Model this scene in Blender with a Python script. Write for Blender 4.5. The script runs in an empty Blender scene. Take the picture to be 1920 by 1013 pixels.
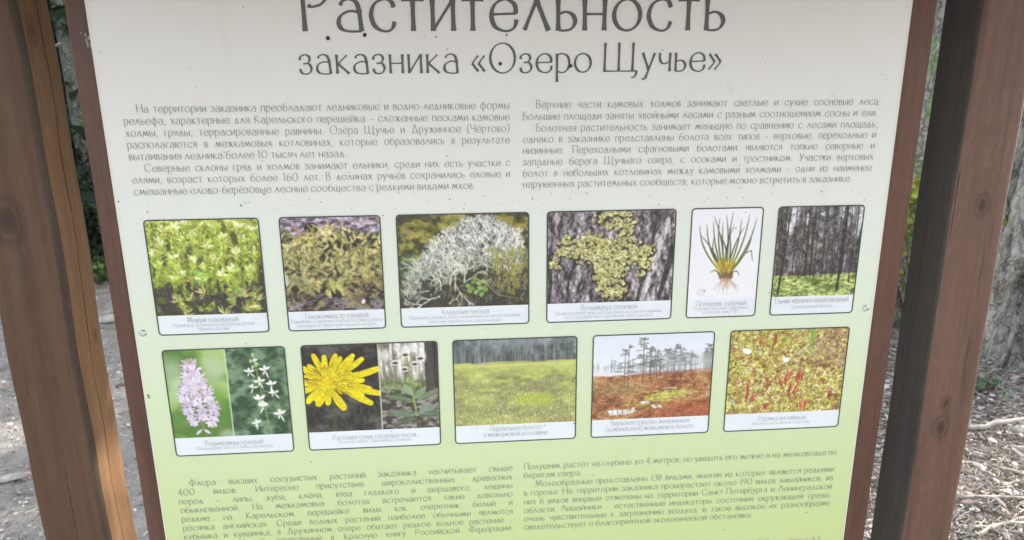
import bpy, bmesh, math, random
import numpy as np
from mathutils import Vector, Matrix

C = bpy.context.scene.collection
SC = bpy.context.scene

# ---------------------------------------------------------------- camera, sky, sun, exposure
CAM = Vector((-0.0910, -1.0599, 1.6))
cam = bpy.data.cameras.new('camera'); cam.sensor_width = 36.0; cam.lens = 1353.76/1920*36
cam.clip_start = .02; cam.clip_end = 400
camo = bpy.data.objects.new('camera', cam); C.objects.link(camo)
camo.matrix_world = Matrix(((.99680, .0273, -.0747, CAM.x), (-.0792, .2582, -.9628, CAM.y), (-.0070, .9657, .2596, CAM.z), (0, 0, 0, 1)))
cam.dof.use_dof = True; cam.dof.focus_distance = 1.08; cam.dof.aperture_fstop = 9.0
SC.camera = camo

SUN = Vector((.80, .40, .52)).normalized()             # towards the sun: right of the board and behind it
SC.world = bpy.data.worlds.new('World'); SC.world.use_nodes = True
wn = SC.world.node_tree; bgn = wn.nodes['Background']
sky = wn.nodes.new('ShaderNodeTexSky'); sky.sky_type = 'NISHITA'; sky.sun_disc = False
sky.sun_elevation = math.asin(SUN.z); sky.sun_rotation = math.atan2(SUN.x, SUN.y)
sky.air_density = 1.0; sky.dust_density = 3.0; sky.ozone_density = 1.0
hsv = wn.nodes.new('ShaderNodeHueSaturation'); hsv.inputs['Saturation'].default_value = .22   # thin white cloud
wn.links.new(sky.outputs[0], hsv.inputs['Color']); wn.links.new(hsv.outputs[0], bgn.inputs['Color'])
bgn.inputs['Strength'].default_value = .15
sl = bpy.data.lights.new('sun', 'SUN'); sl.energy = 3.2; sl.angle = math.radians(.6); sl.color = (1, .9, .76)
slo = bpy.data.objects.new('sun', sl); C.objects.link(slo); slo.rotation_euler = SUN.to_track_quat('Z', 'Y').to_euler()
vs = SC.view_settings; vs.view_transform = 'Standard'; vs.look = 'None'; vs.exposure = 1.77; vs.gamma = 1.0

# ---------------------------------------------------------------- helpers
def lin(c): return [(v/255/12.92 if v/255 <= .04045 else ((v/255+.055)/1.055)**2.4) for v in c]
def tag(o, label=None, cat=None, group=None, kind=None):
    for k, v in (('label', label), ('category', cat), ('group', group), ('kind', kind)):
        if v: o[k] = v
    return o
def empty(name, loc, label, cat, group=None):
    o = bpy.data.objects.new(name, None); o.location = loc; o.empty_display_size = .1; C.objects.link(o)
    return tag(o, label, cat, group)
def mesh_obj(name, verts, faces, mat, parent=None, smooth=False, cols=None):
    me = bpy.data.meshes.new(name)
    if isinstance(verts, np.ndarray): verts = verts.tolist()
    me.from_pydata(verts, [], faces if isinstance(faces, list) else faces.tolist()); me.update()
    if cols is not None:
        a = me.color_attributes.new('Col', 'FLOAT_COLOR', 'POINT')
        cc = np.ones((len(verts), 4), np.float32); cc[:, :3] = np.asarray(cols, np.float32)
        a.data.foreach_set('color', cc.ravel())
    if smooth: me.polygons.foreach_set('use_smooth', [True]*len(me.polygons))
    me.materials.append(mat)
    o = bpy.data.objects.new(name, me); C.objects.link(o)
    if parent: o.parent = parent; o.matrix_parent_inverse = Matrix.Translation(-parent.location)
    return o
def bm_obj(name, bm, mat, parent=None, smooth=False):
    me = bpy.data.meshes.new(name); bm.normal_update(); bm.to_mesh(me); bm.free()
    if smooth: me.polygons.foreach_set('use_smooth', [True]*len(me.polygons))
    me.materials.append(mat)
    o = bpy.data.objects.new(name, me); C.objects.link(o)
    if parent: o.parent = parent; o.matrix_parent_inverse = Matrix.Translation(-parent.location)
    return o
def add_box(bm, x0, x1, y0, y1, z0, z1, bev=0.0):
    r = bmesh.ops.create_cube(bm, size=1); vs_ = r['verts']
    bmesh.ops.scale(bm, vec=(x1-x0, y1-y0, z1-z0), verts=vs_)
    bmesh.ops.translate(bm, vec=((x0+x1)/2, (y0+y1)/2, (z0+z1)/2), verts=vs_)
    if bev:
        es = list({e for v in vs_ for e in v.link_edges})
        bmesh.ops.bevel(bm, geom=es, offset=bev, segments=2, profile=.5, affect='EDGES')
def copy_tree(o, parent=None):
    c = o.copy(); C.objects.link(c)
    if parent: c.parent = parent
    for ch in o.children: copy_tree(ch, c)
    return c

# ---------------------------------------------------------------- materials
class NT:
    def __init__(s, name, rough=.7, spec=.5):
        s.m = bpy.data.materials.new(name); s.m.use_nodes = True; s.t = s.m.node_tree
        s.b = s.t.nodes['Principled BSDF']; s.b.inputs['Roughness'].default_value = rough; s.b.inputs['Specular IOR Level'].default_value = spec
    def n(s, typ, **kw):
        q = s.t.nodes.new(typ)
        for k, v in kw.items():
            if k in q.inputs: q.inputs[k].default_value = v
            else: setattr(q, k, v)
        return q
    def l(s, a, b): s.t.links.new(a, b)
    def co(s, scale=(1, 1, 1), loc=(0, 0, 0)):
        if not hasattr(s, '_tc'): s._tc = s.n('ShaderNodeTexCoord')
        mp = s.n('ShaderNodeMapping'); mp.inputs['Scale'].default_value = scale; mp.inputs['Location'].default_value = loc
        s.l(s._tc.outputs['Object'], mp.inputs[0]); return mp.outputs[0]
    def noise(s, scale, sc3=(1, 1, 1), detail=4, loc=(0, 0, 0), rough=.55):
        q = s.n('ShaderNodeTexNoise'); q.inputs['Scale'].default_value = scale; q.inputs['Detail'].default_value = detail; q.inputs['Roughness'].default_value = rough
        s.l(s.co(sc3, loc), q.inputs['Vector']); return q.outputs['Fac']
    def ramp(s, fac, stops, interp='LINEAR'):
        q = s.n('ShaderNodeValToRGB'); cr = q.color_ramp; cr.interpolation = interp
        while len(cr.elements) < len(stops): cr.elements.new(.5)
        for e, (p, c) in zip(cr.elements, stops):
            e.position = p; e.color = (*c, 1) if not isinstance(c, (int, float)) else (c, c, c, 1)
        s.l(fac, q.inputs[0]); return q.outputs[0]
    def mix(s, a, b, fac, mode='MIX'):
        q = s.n('ShaderNodeMix', data_type='RGBA', blend_type=mode)
        for v, i in ((a, 6), (b, 7)):
            if hasattr(v, 'is_linked') or hasattr(v, 'links'): s.l(v, q.inputs[i])
            else: q.inputs[i].default_value = (*v, 1)
        if isinstance(fac, (int, float)): q.inputs[0].default_value = fac
        else: s.l(fac, q.inputs[0])
        return q.outputs[2]
    def math(s, op, a, b=0.0):
        q = s.n('ShaderNodeMath', operation=op)
        for i, v in enumerate((a, b)):
            if isinstance(v, (int, float)): q.inputs[i].default_value = v
            else: s.l(v, q.inputs[i])
        return q.outputs[0]
    def bump(s, h, dist, strength=.5):
        q = s.n('ShaderNodeBump', Strength=strength, Distance=dist); s.l(h, q.inputs['Height']); s.l(q.outputs[0], s.b.inputs['Normal'])
    def base(s, c):
        if hasattr(c, 'links'): s.l(c, s.b.inputs['Base Color'])
        else: s.b.inputs['Base Color'].default_value = (*c, 1)
        return s.m
    def attr(s): return s.n('ShaderNodeVertexColor', layer_name='Col').outputs[0]

def wood(name, dark, mid, pale, rough=.55, knots=(), grain=(70, 70, 2.6), spec=.4):
    m = NT(name, rough, spec)
    g = m.noise(1, grain, 6); big = m.noise(2.2, (1.6, 1.6, .7), 3, (3, 1, 7)); fine = m.noise(160, (1, 1, .25), 3)
    c = m.ramp(m.math('ADD', m.math('MULTIPLY', g, .6), m.math('MULTIPLY', big, .4)), [(.25, dark), (.5, mid), (.76, pale)])
    c = m.mix(c, m.ramp(fine, [(.3, .72), (.7, 1.18)]), .5, 'MULTIPLY')
    wear = m.ramp(m.noise(34, (1, 1, .5), 5, (9, 4, 2)), [(.66, 0), (.8, 1)])
    c = m.mix(c, [v*1.5+.01 for v in pale], m.math('MULTIPLY', wear, .35))
    chk = m.noise(1, (210, 210, 3.2), 2, (4, 8, 1)); c = m.mix(c, [v*.35 for v in dark], m.ramp(chk, [(.69, 0), (.74, .8)]))      # fine drying checks
    dust = m.noise(230, (1, 1, .8), 3, (1, 3, 5)); c = m.mix(c, (.3, .28, .26), m.ramp(dust, [(.72, 0), (.8, .4)]))
    for kx, ky, kz, kr in knots:                       # knots: dark rings at real spots of the plank
        vd = m.n('ShaderNodeVectorMath', operation='DISTANCE'); m.l(m.co((1, 1, .62)), vd.inputs[0]); vd.inputs[1].default_value = (kx, ky, kz*.62)
        d = m.math('ADD', vd.outputs['Value'], m.math('MULTIPLY', m.math('SUBTRACT', g, .5), .006))
        f = m.ramp(m.math('DIVIDE', d, kr), [(.0, .75), (.35, .55), (.5, .12), (.62, .4), (1, 0)])
        c = m.mix(c, [v*.3 for v in dark], f)
    m.bump(m.math('ADD', g, m.math('MULTIPLY', fine, .4)), .0012, .45)
    r = m.ramp(big, [(.3, rough-.1), (.7, rough+.12)]); m.l(r, m.b.inputs['Roughness'])
    return m.base(c)
# ---------------------------------------------------------------- printed pictures (numpy painter)
def vnoise(h, w, sx, sy, seed, octv=3):
    rs = np.random.RandomState(seed); out = np.zeros((h, w)); amp = 1.0; tot = 0
    for o in range(octv):
        gh, gw = int(h/sy)+3, int(w/sx)+3
        g = rs.rand(gh, gw)
        y = np.arange(h)/sy; x = np.arange(w)/sx
        y0 = y.astype(int); x0 = x.astype(int); fy = y-y0; fx = x-x0
        fy = (fy*fy*(3-2*fy))[:, None]; fx = (fx*fx*(3-2*fx))[None, :]
        a = g[y0][:, x0]; b = g[y0][:, x0+1]; c = g[y0+1][:, x0]; d = g[y0+1][:, x0+1]
        out += amp*((a*(1-fx)+b*fx)*(1-fy)+(c*(1-fx)+d*fx)*fy); tot += amp
        amp *= .55; sx = max(1.2, sx/2); sy = max(1.2, sy/2)
    return out/tot

SS = 2.0                                             # canvas cells per millimetre
class Art:
    def __init__(s, w, h, seed):
        s.W, s.H = int(round(w*SS)), int(round(h*SS)); s.w, s.h = w, h
        s.c = np.zeros((s.H, s.W, 3)); s.seed = seed; s.r = random.Random(seed)
        yy, xx = np.mgrid[0:s.H, 0:s.W]; s.X = (xx+.5)/SS; s.Y = (yy+.5)/SS
    def n(s, sx, sy=None, k=0, o=3):
        v = vnoise(s.H, s.W, sx*SS, (sy or sx)*SS, s.seed*31+k, o); return np.clip((v-.5)*1.75+.5, 0, 1)
    def fill(s, col): s.c[:] = col
    def ramp(s, t, stops, mask=None):
        v = np.stack([np.interp(t, [q[0] for q in stops], [q[1][i] for q in stops]) for i in range(3)], 2)
        if mask is None: s.c = v
        else: s.c = s.c*(1-mask[..., None])+v*mask[..., None]
    def mix(s, col, mask): s.c = s.c*(1-mask[..., None])+np.array(col, float)*mask[..., None]
    def box(s, x0, y0, x1, y1):
        a = max(0, int(x0*SS)-1); b = min(s.W, int(x1*SS)+2); c = max(0, int(y0*SS)-1); d = min(s.H, int(y1*SS)+2)
        return (a, b, c, d) if b > a and d > c else None
    def put(s, q, m, col, al):
        a, b, c, d = q; m = (np.clip(m, 0, 1)*al)[..., None]
        s.c[c:d, a:b] = s.c[c:d, a:b]*(1-m)+np.array(col, float)*m
    def seg(s, x0, y0, x1, y1, r0, r1, col, al=1.0):
        R = max(r0, r1)+.6
        q = s.box(min(x0, x1)-R, min(y0, y1)-R, max(x0, x1)+R, max(y0, y1)+R)
        if not q: return
        a, b, c, d = q; X = s.X[c:d, a:b]-x0; Y = s.Y[c:d, a:b]-y0
        dx, dy = x1-x0, y1-y0; L = dx*dx+dy*dy+1e-9
        t = np.clip((X*dx+Y*dy)/L, 0, 1)
        dist = np.hypot(X-t*dx, Y-t*dy)
        s.put(q, (r0+(r1-r0)*t-dist)*SS+.5, col, al)
    def path(s, pts, r0, r1, col, al=1.0):
        n = len(pts)-1
        for i in range(n):
            s.seg(*pts[i], *pts[i+1], r0+(r1-r0)*i/n, r0+(r1-r0)*(i+1)/n, col, al)
    def ell(s, x, y, rx, ry, ang, col, al=1.0, soft=0.0):
        R = max(rx, ry)*(1+soft)+.6; q = s.box(x-R, y-R, x+R, y+R)
        if not q: return
        a, b, c, d = q; X = s.X[c:d, a:b]-x; Y = s.Y[c:d, a:b]-y; ca, sa = math.cos(ang), math.sin(ang)
        e = np.hypot((X*ca+Y*sa)/rx, (Y*ca-X*sa)/ry)
        s.put(q, (1-e)/soft+.5 if soft else (1-e)*min(rx, ry)*SS+.5, col, al)
    def leaf(s, x, y, L, w, ang, col, al=1.0, blunt=2.0):
        R = L+w; q = s.box(x-R, y-R, x+R, y+R)
        if not q: return
        a, b, c, d = q; X = s.X[c:d, a:b]-x; Y = s.Y[c:d, a:b]-y; ca, sa = math.cos(ang), math.sin(ang)
        u = (X*ca+Y*sa)/L; v = Y*ca-X*sa
        prof = w*(1-np.abs(2*np.clip(u, -.2, 1.2)-1)**blunt)
        s.put(q, (prof-np.abs(v))*SS+.3, col, al)
    def grain(s, amp, k=90):
        """leaf- and grain-sized light and dark of a real photograph"""
        m = s.n(2.2, 2.2, k, 2)-.5+.6*(s.n(6, 6, k+1, 2)-.5); s.c = np.clip(s.c*(1+m[..., None]*amp*.6), 0, 255)
    def done(s, gain=1.03, sharp=.22):
        f = int(SS); h, w = s.H//f*f, s.W//f*f
        c = s.c[:h, :w].reshape(h//f, f, w//f, f, 3).mean((1, 3))
        p = np.pad(c, ((2, 2), (2, 2), (0, 0)), 'edge'); b = sum(p[i:i+c.shape[0], k:k+c.shape[1]] for i in range(5) for k in range(5))/25
        g = vnoise(h//f, w//f, 1.3, 1.3, s.seed+5, 1)[..., None]
        return np.clip((c+(c-b)*sharp)*gain+(g-.5)*7, 38, 250)
def jit(r, c, v=14, hue=6):
    k = r.uniform(-v, v); return [max(0, min(255, q+k+r.uniform(-hue, hue))) for q in c]
def lerp(a, b, t): return [p+(q-p)*t for p, q in zip(a, b)]
UP = -math.pi/2

def art_moss():
    A = Art(161.5, 145, 1); r = A.r
    A.ramp(A.n(10, 12)*.6+.4*(1-A.Y/145), [(.15, (84, 90, 54)), (.36, (126, 142, 62)), (.56, (160, 180, 78)), (.78, (192, 210, 102))])
    m = np.clip((A.n(12, 26, 3)-.55)*5, 0, 1)*np.clip((A.Y-44)/30, 0, 1); A.mix((72, 68, 66), m*.9)
    A.mix((66, 64, 63), np.clip((A.Y-88)/18, 0, 1)*np.clip((A.n(14, 12, 8)-.32)*5, 0, 1)*.9)
    for i in range(900):
        x, y = r.uniform(-3, 164), r.uniform(-4, 62)+r.uniform(0, 30)*r.random(); A.leaf(x, y, r.uniform(4, 11), r.uniform(.8, 1.8), r.uniform(UP-1.7, UP+1.7), jit(r, r.choice([(160, 180, 74), (120, 136, 58), (196, 208, 110), (214, 222, 150), (92, 98, 56), (150, 138, 74)]), 20), .8)
    for x, y in ((112, 16), (124, 30), (28, 36), (58, 48), (72, 66), (128, 62), (96, 72), (150, 46), (20, 60)): A.ell(x, y, 5, 11, r.uniform(-.4, .4), (72, 66, 62), .7, .6)
    shoots = [(18, 34, 56), (34, 56, 52), (52, 26, 52), (66, 22, 62), (78, 72, 42), (92, 60, 50), (108, 28, 62), (124, 50, 52), (138, 32, 52), (150, 52, 46), (44, 80, 40), (62, 60, 46), (116, 76, 32), (86, 38, 44), (30, 88, 26), (142, 78, 30), (12, 68, 34), (100, 82, 30), (152, 16, 40), (132, 12, 42), (24, 16, 30), (72, 92, 24), (6, 50, 40), (42, 10, 40), (96, 12, 40), (76, 8, 36), (116, 4, 34), (58, 4, 30)]
    for x, y, L in shoots:
        lean = r.uniform(-7, 7)
        A.path([(x, y), (x+lean*.4, y+L*.5), (x+lean, y+L)], 1.1, .6, jit(r, (150, 168, 70), 14))
        k = 0
        while k < L:
            t = k/L; px = x+lean*t; ln = r.uniform(6, 13)*(1-.6*t)
            for sgn in (-1, 1):
                if r.random() < .85: A.leaf(px, y+k, ln*r.uniform(.6, 1.2), r.uniform(1, 1.7)*(1-.4*t), UP+sgn*r.uniform(.25, 1.25), jit(r, lerp((198, 212, 104), (122, 146, 56), t), 26), .95)
            k += r.uniform(1.8, 3.4)
        n = r.randint(5, 8)
        for j in range(n):
            A.leaf(x+r.uniform(-1, 1), y+r.uniform(0, 4), r.uniform(6, 14), r.uniform(1.2, 2.6), UP+(j-n/2+.5)*.42+r.uniform(-.25, .25), jit(r, r.choice([(206, 218, 124), (176, 198, 82), (224, 232, 168)]), 18), .95, 2.2)
        if r.random() < .55:
            for j in range(3): A.leaf(x, y+1, r.uniform(6, 12), r.uniform(.8, 1.6), UP+r.uniform(-1.1, 1.1), (240, 243, 218), .9)
    for q in range(15):
        x, y = r.uniform(10, 150), r.uniform(104, 142); base = r.choice([(156, 158, 84), (132, 142, 72), (176, 184, 104), (196, 190, 130)]); a0 = r.uniform(-1.2, 1.2)
        for j in range(16): A.leaf(x+r.uniform(-2, 2), y+6+r.uniform(-3, 3), r.uniform(6, 18), r.uniform(.7, 1.3), UP+a0+(j-8)*.15+r.uniform(-.15, .15), jit(r, base, 30), .85)
    for i in range(160):
        x, y = r.uniform(0, 162), r.uniform(92, 145); a = r.uniform(0, 6.28); A.leaf(x, y, r.uniform(3, 8), .8, a, jit(r, r.choice([(120, 122, 100), (150, 150, 130), (92, 92, 72), (130, 142, 80)]), 18), .6)
    for x, y in ((120, 112), (110, 124), (142, 118), (64, 82), (70, 96)):
        for j in range(6): A.leaf(x, y, r.uniform(5, 10), 2.2, UP+(j-2.5)*.6+r.uniform(-.2, .2), jit(r, (140, 174, 92), 22), .95, 2.6)
    A.leaf(132, 136, 22, 1.8, -.12, (214, 204, 150)); A.ell(51, 92, 2.4, 1.6, .3, (216, 140, 120)); A.grain(.35)
    return A.done()

def art_feather():
    A = Art(145.7, 145, 2); r = A.r
    A.ramp(A.n(6, 7)*.55+.45*A.n(24, 20, 2), [(.25, (58, 58, 56)), (.45, (92, 90, 78)), (.62, (128, 124, 88)), (.8, (150, 146, 100))])
    top = np.clip((27+8*(A.n(22, 20, 5)-.5)*2-A.Y)/5, 0, 1)
    v = A.n(9, 5, 7)
    A.ramp(v, [(.25, (96, 88, 98)), (.5, (152, 144, 160)), (.75, (200, 192, 208))], top)
    for i in range(60):
        x, y = r.uniform(40, 145), r.uniform(0, 26); a = r.uniform(-.9, .5); A.seg(x, y, x+math.cos(a)*14, y+math.sin(a)*14, .45, .3, jit(r, (170, 146, 150), 25), .7)
    A.seg(18, 16, 36, 27, 1.6, 1, (166, 110, 100), .8); A.leaf(34, 16, 22, 8, .05, (58, 56, 58), 1, 3); A.ell(58, 24, 3, 4, 0, (205, 200, 205))
    dark = np.clip((A.Y-70)/40, 0, 1)*np.clip((A.n(14, 12, 11)-.36)*5, 0, 1); A.mix((58, 56, 56), dark*.9)
    for i in range(520):
        x = r.uniform(-4, 148); t = r.random()**1.15; y = 24+9*math.sin(x*.05+1)+t*92
        if y > 95 and r.random() < .55: continue
        f = (y-22)/95; a = math.pi/2+r.uniform(-1.5, 1.5) if y > 45 else r.uniform(0, 6.28)
        L = r.uniform(7, 15); col = jit(r, lerp((206, 200, 132), (140, 138, 92), min(1, f)), 36, 8)
        ex, ey = x+math.cos(a)*L, y+math.sin(a)*L
        A.seg(x, y, ex, ey, .55, .35, col, .9)
        n = 6
        for j in range(n):
            t2 = (j+.6)/n; l2 = 4.2*(1-t2*.75)
            for sg in (-1, 1):
                b = a+sg*.75; sx, sy = x+(ex-x)*t2, y+(ey-y)*t2
                A.seg(sx, sy, sx+math.cos(b)*l2, sy+math.sin(b)*l2, .5, .28, jit(r, col, 12), .85)
    for x, y, L in ((82, 92, 30), (74, 100, 26), (66, 98, 22), (118, 78, 32), (104, 62, 22), (50, 96, 20), (60, 112, 14)):
        a = math.pi/2+r.uniform(-.55, .1)
        for j in range(10):
            t2 = j/10; sx, sy = x+math.cos(a)*L*t2, y+math.sin(a)*L*t2
            for sg in (-1, 1): A.seg(sx, sy, sx+math.cos(a+sg*.8)*7*(1-t2*.8), sy+math.sin(a+sg*.8)*7*(1-t2*.8), .7, .35, jit(r, (196, 196, 122), 16))
    low = np.clip((A.Y-122)/12, 0, 1)*np.clip((A.n(9, 6, 21)-.42)*6, 0, 1); A.mix((150, 142, 156), low*.75)
    for i in range(34):
        x, y = r.uniform(0, 145), r.uniform(118, 145); a = r.uniform(-.8, .2); L = r.uniform(8, 24)
        A.seg(x, y, x+math.cos(a)*L, y+math.sin(a)*L, .55, .3, jit(r, r.choice([(168, 104, 96), (190, 170, 168), (120, 92, 88)]), 12), .85)
    A.grain(.4)
    A.leaf(2, 84, 22, 3, 1.5, (196, 198, 188)); A.leaf(112, 136, 9, 3, -1.2, (226, 220, 228)); A.seg(106, 96, 122, 106, .9, .4, (150, 90, 82))
    return A.done()

def art_cladonia():
    A = Art(197, 145, 3); r = A.r
    A.ramp(A.n(14, 10), [(.25, (74, 74, 60)), (.5, (116, 118, 62)), (.75, (158, 152, 84))])
    A.mix((66, 66, 60), np.clip((A.n(30, 20, 4)-.5)*6, 0, 1)*.8)
    A.mix((70, 70, 66), np.clip((A.Y-74-.0*A.X)/26, 0, 1)*(.75+.25*A.n(9, 9, 6)))
    def dome(x): return 9+((x-128)/ (88 if x < 128 else 66))**2*(52 if x < 128 else 42)
    A.mix((120, 126, 120), np.clip((A.Y-np.vectorize(dome)(A.X)-4)/6, 0, 1)*np.clip((88-A.Y)/18, 0, 1)*np.clip(A.n(4, 4, 9)*1.5-.15, 0, 1)*np.clip((A.X-8)/20, 0, 1))
    A.mix((118, 152, 124), np.clip((A.n(12, 12, 15)-.3)*3, 0, 1)*np.clip(1-np.hypot((A.X-22)/24, (A.Y-80)/26), 0, 1))
    def lich(x, y, a, L, d, col):
        ex, ey = x+math.cos(a)*L, y+math.sin(a)*L
        A.seg(x, y, ex, ey, .22+.2*d, .2+.16*d, jit(r, col, 12, 3), .92)
        if d > 0:
            for q in range(r.choice((2, 2, 3))): lich(ex, ey, a+r.uniform(-1.0, 1.0), L*r.uniform(.55, .8), d-1, col)
    for i in range(760):
        x = r.uniform(12, 190); y = dome(x)+4+r.random()**1.2*(76 if x > 50 else 40)
        if y > 98 and x > 120: continue
        t = min(1, max(0, (y-40)/60)); b = r.uniform(.6, 1.1)
        lich(x, y, UP+r.uniform(-.9, .9), r.uniform(4, 6.5), 3, [min(246, q*b*1.1) for q in lerp((212, 216, 212), (170, 178, 164), t)])
    for x, y, L in ((84, 118, 24), (76, 110, 16), (62, 118, 13), (98, 106, 16), (78, 88, 16)): lich(x, y, UP+r.uniform(-.3, .3), L, 5, (208, 212, 200))
    for x, y, a in ((52, 70, .9), (84, 108, 1.1), (38, 100, -2.2), (44, 118, 3.0), (60, 128, 2.9), (98, 106, -.5), (46, 132, 2.6)): lich(x, y, a, 16, 4, (200, 206, 190))
    for i in range(150):
        x = 150+r.gauss(16, 17); y = r.uniform(50, 122); a = math.pi/2+r.uniform(-1.2, .7)
        for j in range(5): A.seg(x, y+j*1.6, x+math.cos(a+(j % 2)*1.2)*5, y+j*1.6+math.sin(a)*5, .55, .3, jit(r, (148, 146, 84), 26), .8)
    for i in range(90):
        x, y = r.uniform(4, 193), r.uniform(104, 144); lich(x, y, r.uniform(-3, 0), 4, 2, r.choice([(120, 124, 110), (150, 150, 112), (96, 98, 90)]))
    A.grain(.3)
    for x, y in ((104, 112), (112, 106), (120, 108), (110, 116), (122, 116), (116, 122), (106, 120), (128, 106), (130, 118), (124, 126), (114, 100)):
        A.ell(x, y, 4.4, 3.4, r.uniform(-1, 1), jit(r, (128, 158, 88), 24)); A.seg(x-2, y, x+2, y+.6, .3, .3, (176, 200, 140), .7)
    A.path([(132, 110), (150, 128), (188, 136)], .7, .4, (156, 146, 120)); A.ell(16, 27, 5, 4, .5, (150, 120, 108), .7, .7)
    return A.done()

def art_vulpicida():
    A = Art(197.5, 145, 4); r = A.r
    f = A.n(7, 20)*.5+A.n(3, 5, 2)*.5
    A.ramp(f, [(.18, (62, 58, 60)), (.4, (106, 101, 106)), (.6, (146, 141, 147)), (.85, (204, 199, 206))])
    for i in range(260):
        x, y = r.uniform(0, 197), r.uniform(0, 145); L = r.uniform(6, 18); a = math.pi/2+r.uniform(-.5, .5)+(.0 if y > 70 else r.uniform(-.6, .9))
        A.path([(x, y), (x+math.cos(a)*L*.5+r.uniform(-2, 2), y+math.sin(a)*L*.5), (x+math.cos(a)*L, y+math.sin(a)*L)], r.uniform(.4, 1.3), .3, (60, 56, 58) if r.random() < .55 else jit(r, (176, 170, 176), 15), .6)
    for p, w in (([(2, 70), (6, 110), (3, 145)], 4), ([(48, 74), (34, 104), (32, 145)], 2.2), ([(166, 20), (160, 70), (150, 110), (140, 145)], 3), ([(195, 60), (186, 100), (176, 140)], 5), ([(120, 100), (126, 145)], 1.6), ([(98, 50), (70, 74), (46, 84)], 1.6)):
        A.path(p, w, w*.6, (62, 60, 62), .85)
    A.ell(178, 12, 22, 12, 0, (74, 68, 72), .6, .8)
    for k in range(40):
        t = k/40; x = 188-t*34+r.uniform(-4, 4); y = 18+t*122; A.leaf(x, y-8, r.uniform(14, 26), r.uniform(1.5, 4.5), 1.85+r.uniform(-.1, .1), jit(r, (204, 203, 210), 22), .6)
    A.path([(178, 70), (168, 86), (186, 60)], .6, .4, (110, 106, 112), .8)
    pts = []
    for cx, cy, rx, ry, n in ((104, 14, 28, 14, 70), (122, 32, 9, 9, 18), (54, 58, 32, 19, 110), (92, 66, 34, 18, 120), (134, 68, 26, 17, 70), (118, 48, 10, 12, 24), (96, 104, 20, 28, 150), (106, 130, 17, 9, 36), (84, 92, 12, 10, 26), (70, 44, 20, 8, 30), (112, 86, 12, 8, 20), (22, 62, 8, 5, 10), (12, 82, 6, 8, 12), (30, 46, 8, 8, 12), (152, 74, 12, 18, 30), (146, 100, 7, 5, 6)):
        for i in range(n):
            a, q = r.uniform(0, 6.28), r.random()**.62*1.12*(1+.22*math.sin(3*len(pts)+cx)); pts.append((cx+rx*q*math.cos(a), cy+ry*q*math.sin(a)))
    for x, y in pts: A.ell(x+1, y+1.6, 4.4, 3.6, 0, (64, 60, 50), .6, .5)
    r.shuffle(pts)
    for x, y in pts:
        c = jit(r, (186, 187, 130), 30, 7); R = r.uniform(1.5, 4.0)
        for j in range(5):
            a = r.uniform(0, 6.28); A.ell(x+math.cos(a)*R*.6, y+math.sin(a)*R*.5, R*.62, R*.45, a, jit(r, c, 16, 3))
        for j in range(2):
            a = r.uniform(0, 6.28); A.path([(x+math.cos(a)*R, y+math.sin(a)*R*.8), (x+math.cos(a+.6)*R, y+math.sin(a+.6)*R*.7), (x+math.cos(a+1.2)*R*.8, y+math.sin(a+1.2)*R*.8)], .5, .35, (214, 216, 166), .9)
        if r.random() < .8: A.ell(x+r.uniform(-3, 3), y+r.uniform(-1, 3), r.uniform(1, 2.6), r.uniform(.6, 1.1), r.uniform(0, 3), (84, 78, 54), .8)
    A.grain(.3)
    return A.done()

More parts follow.
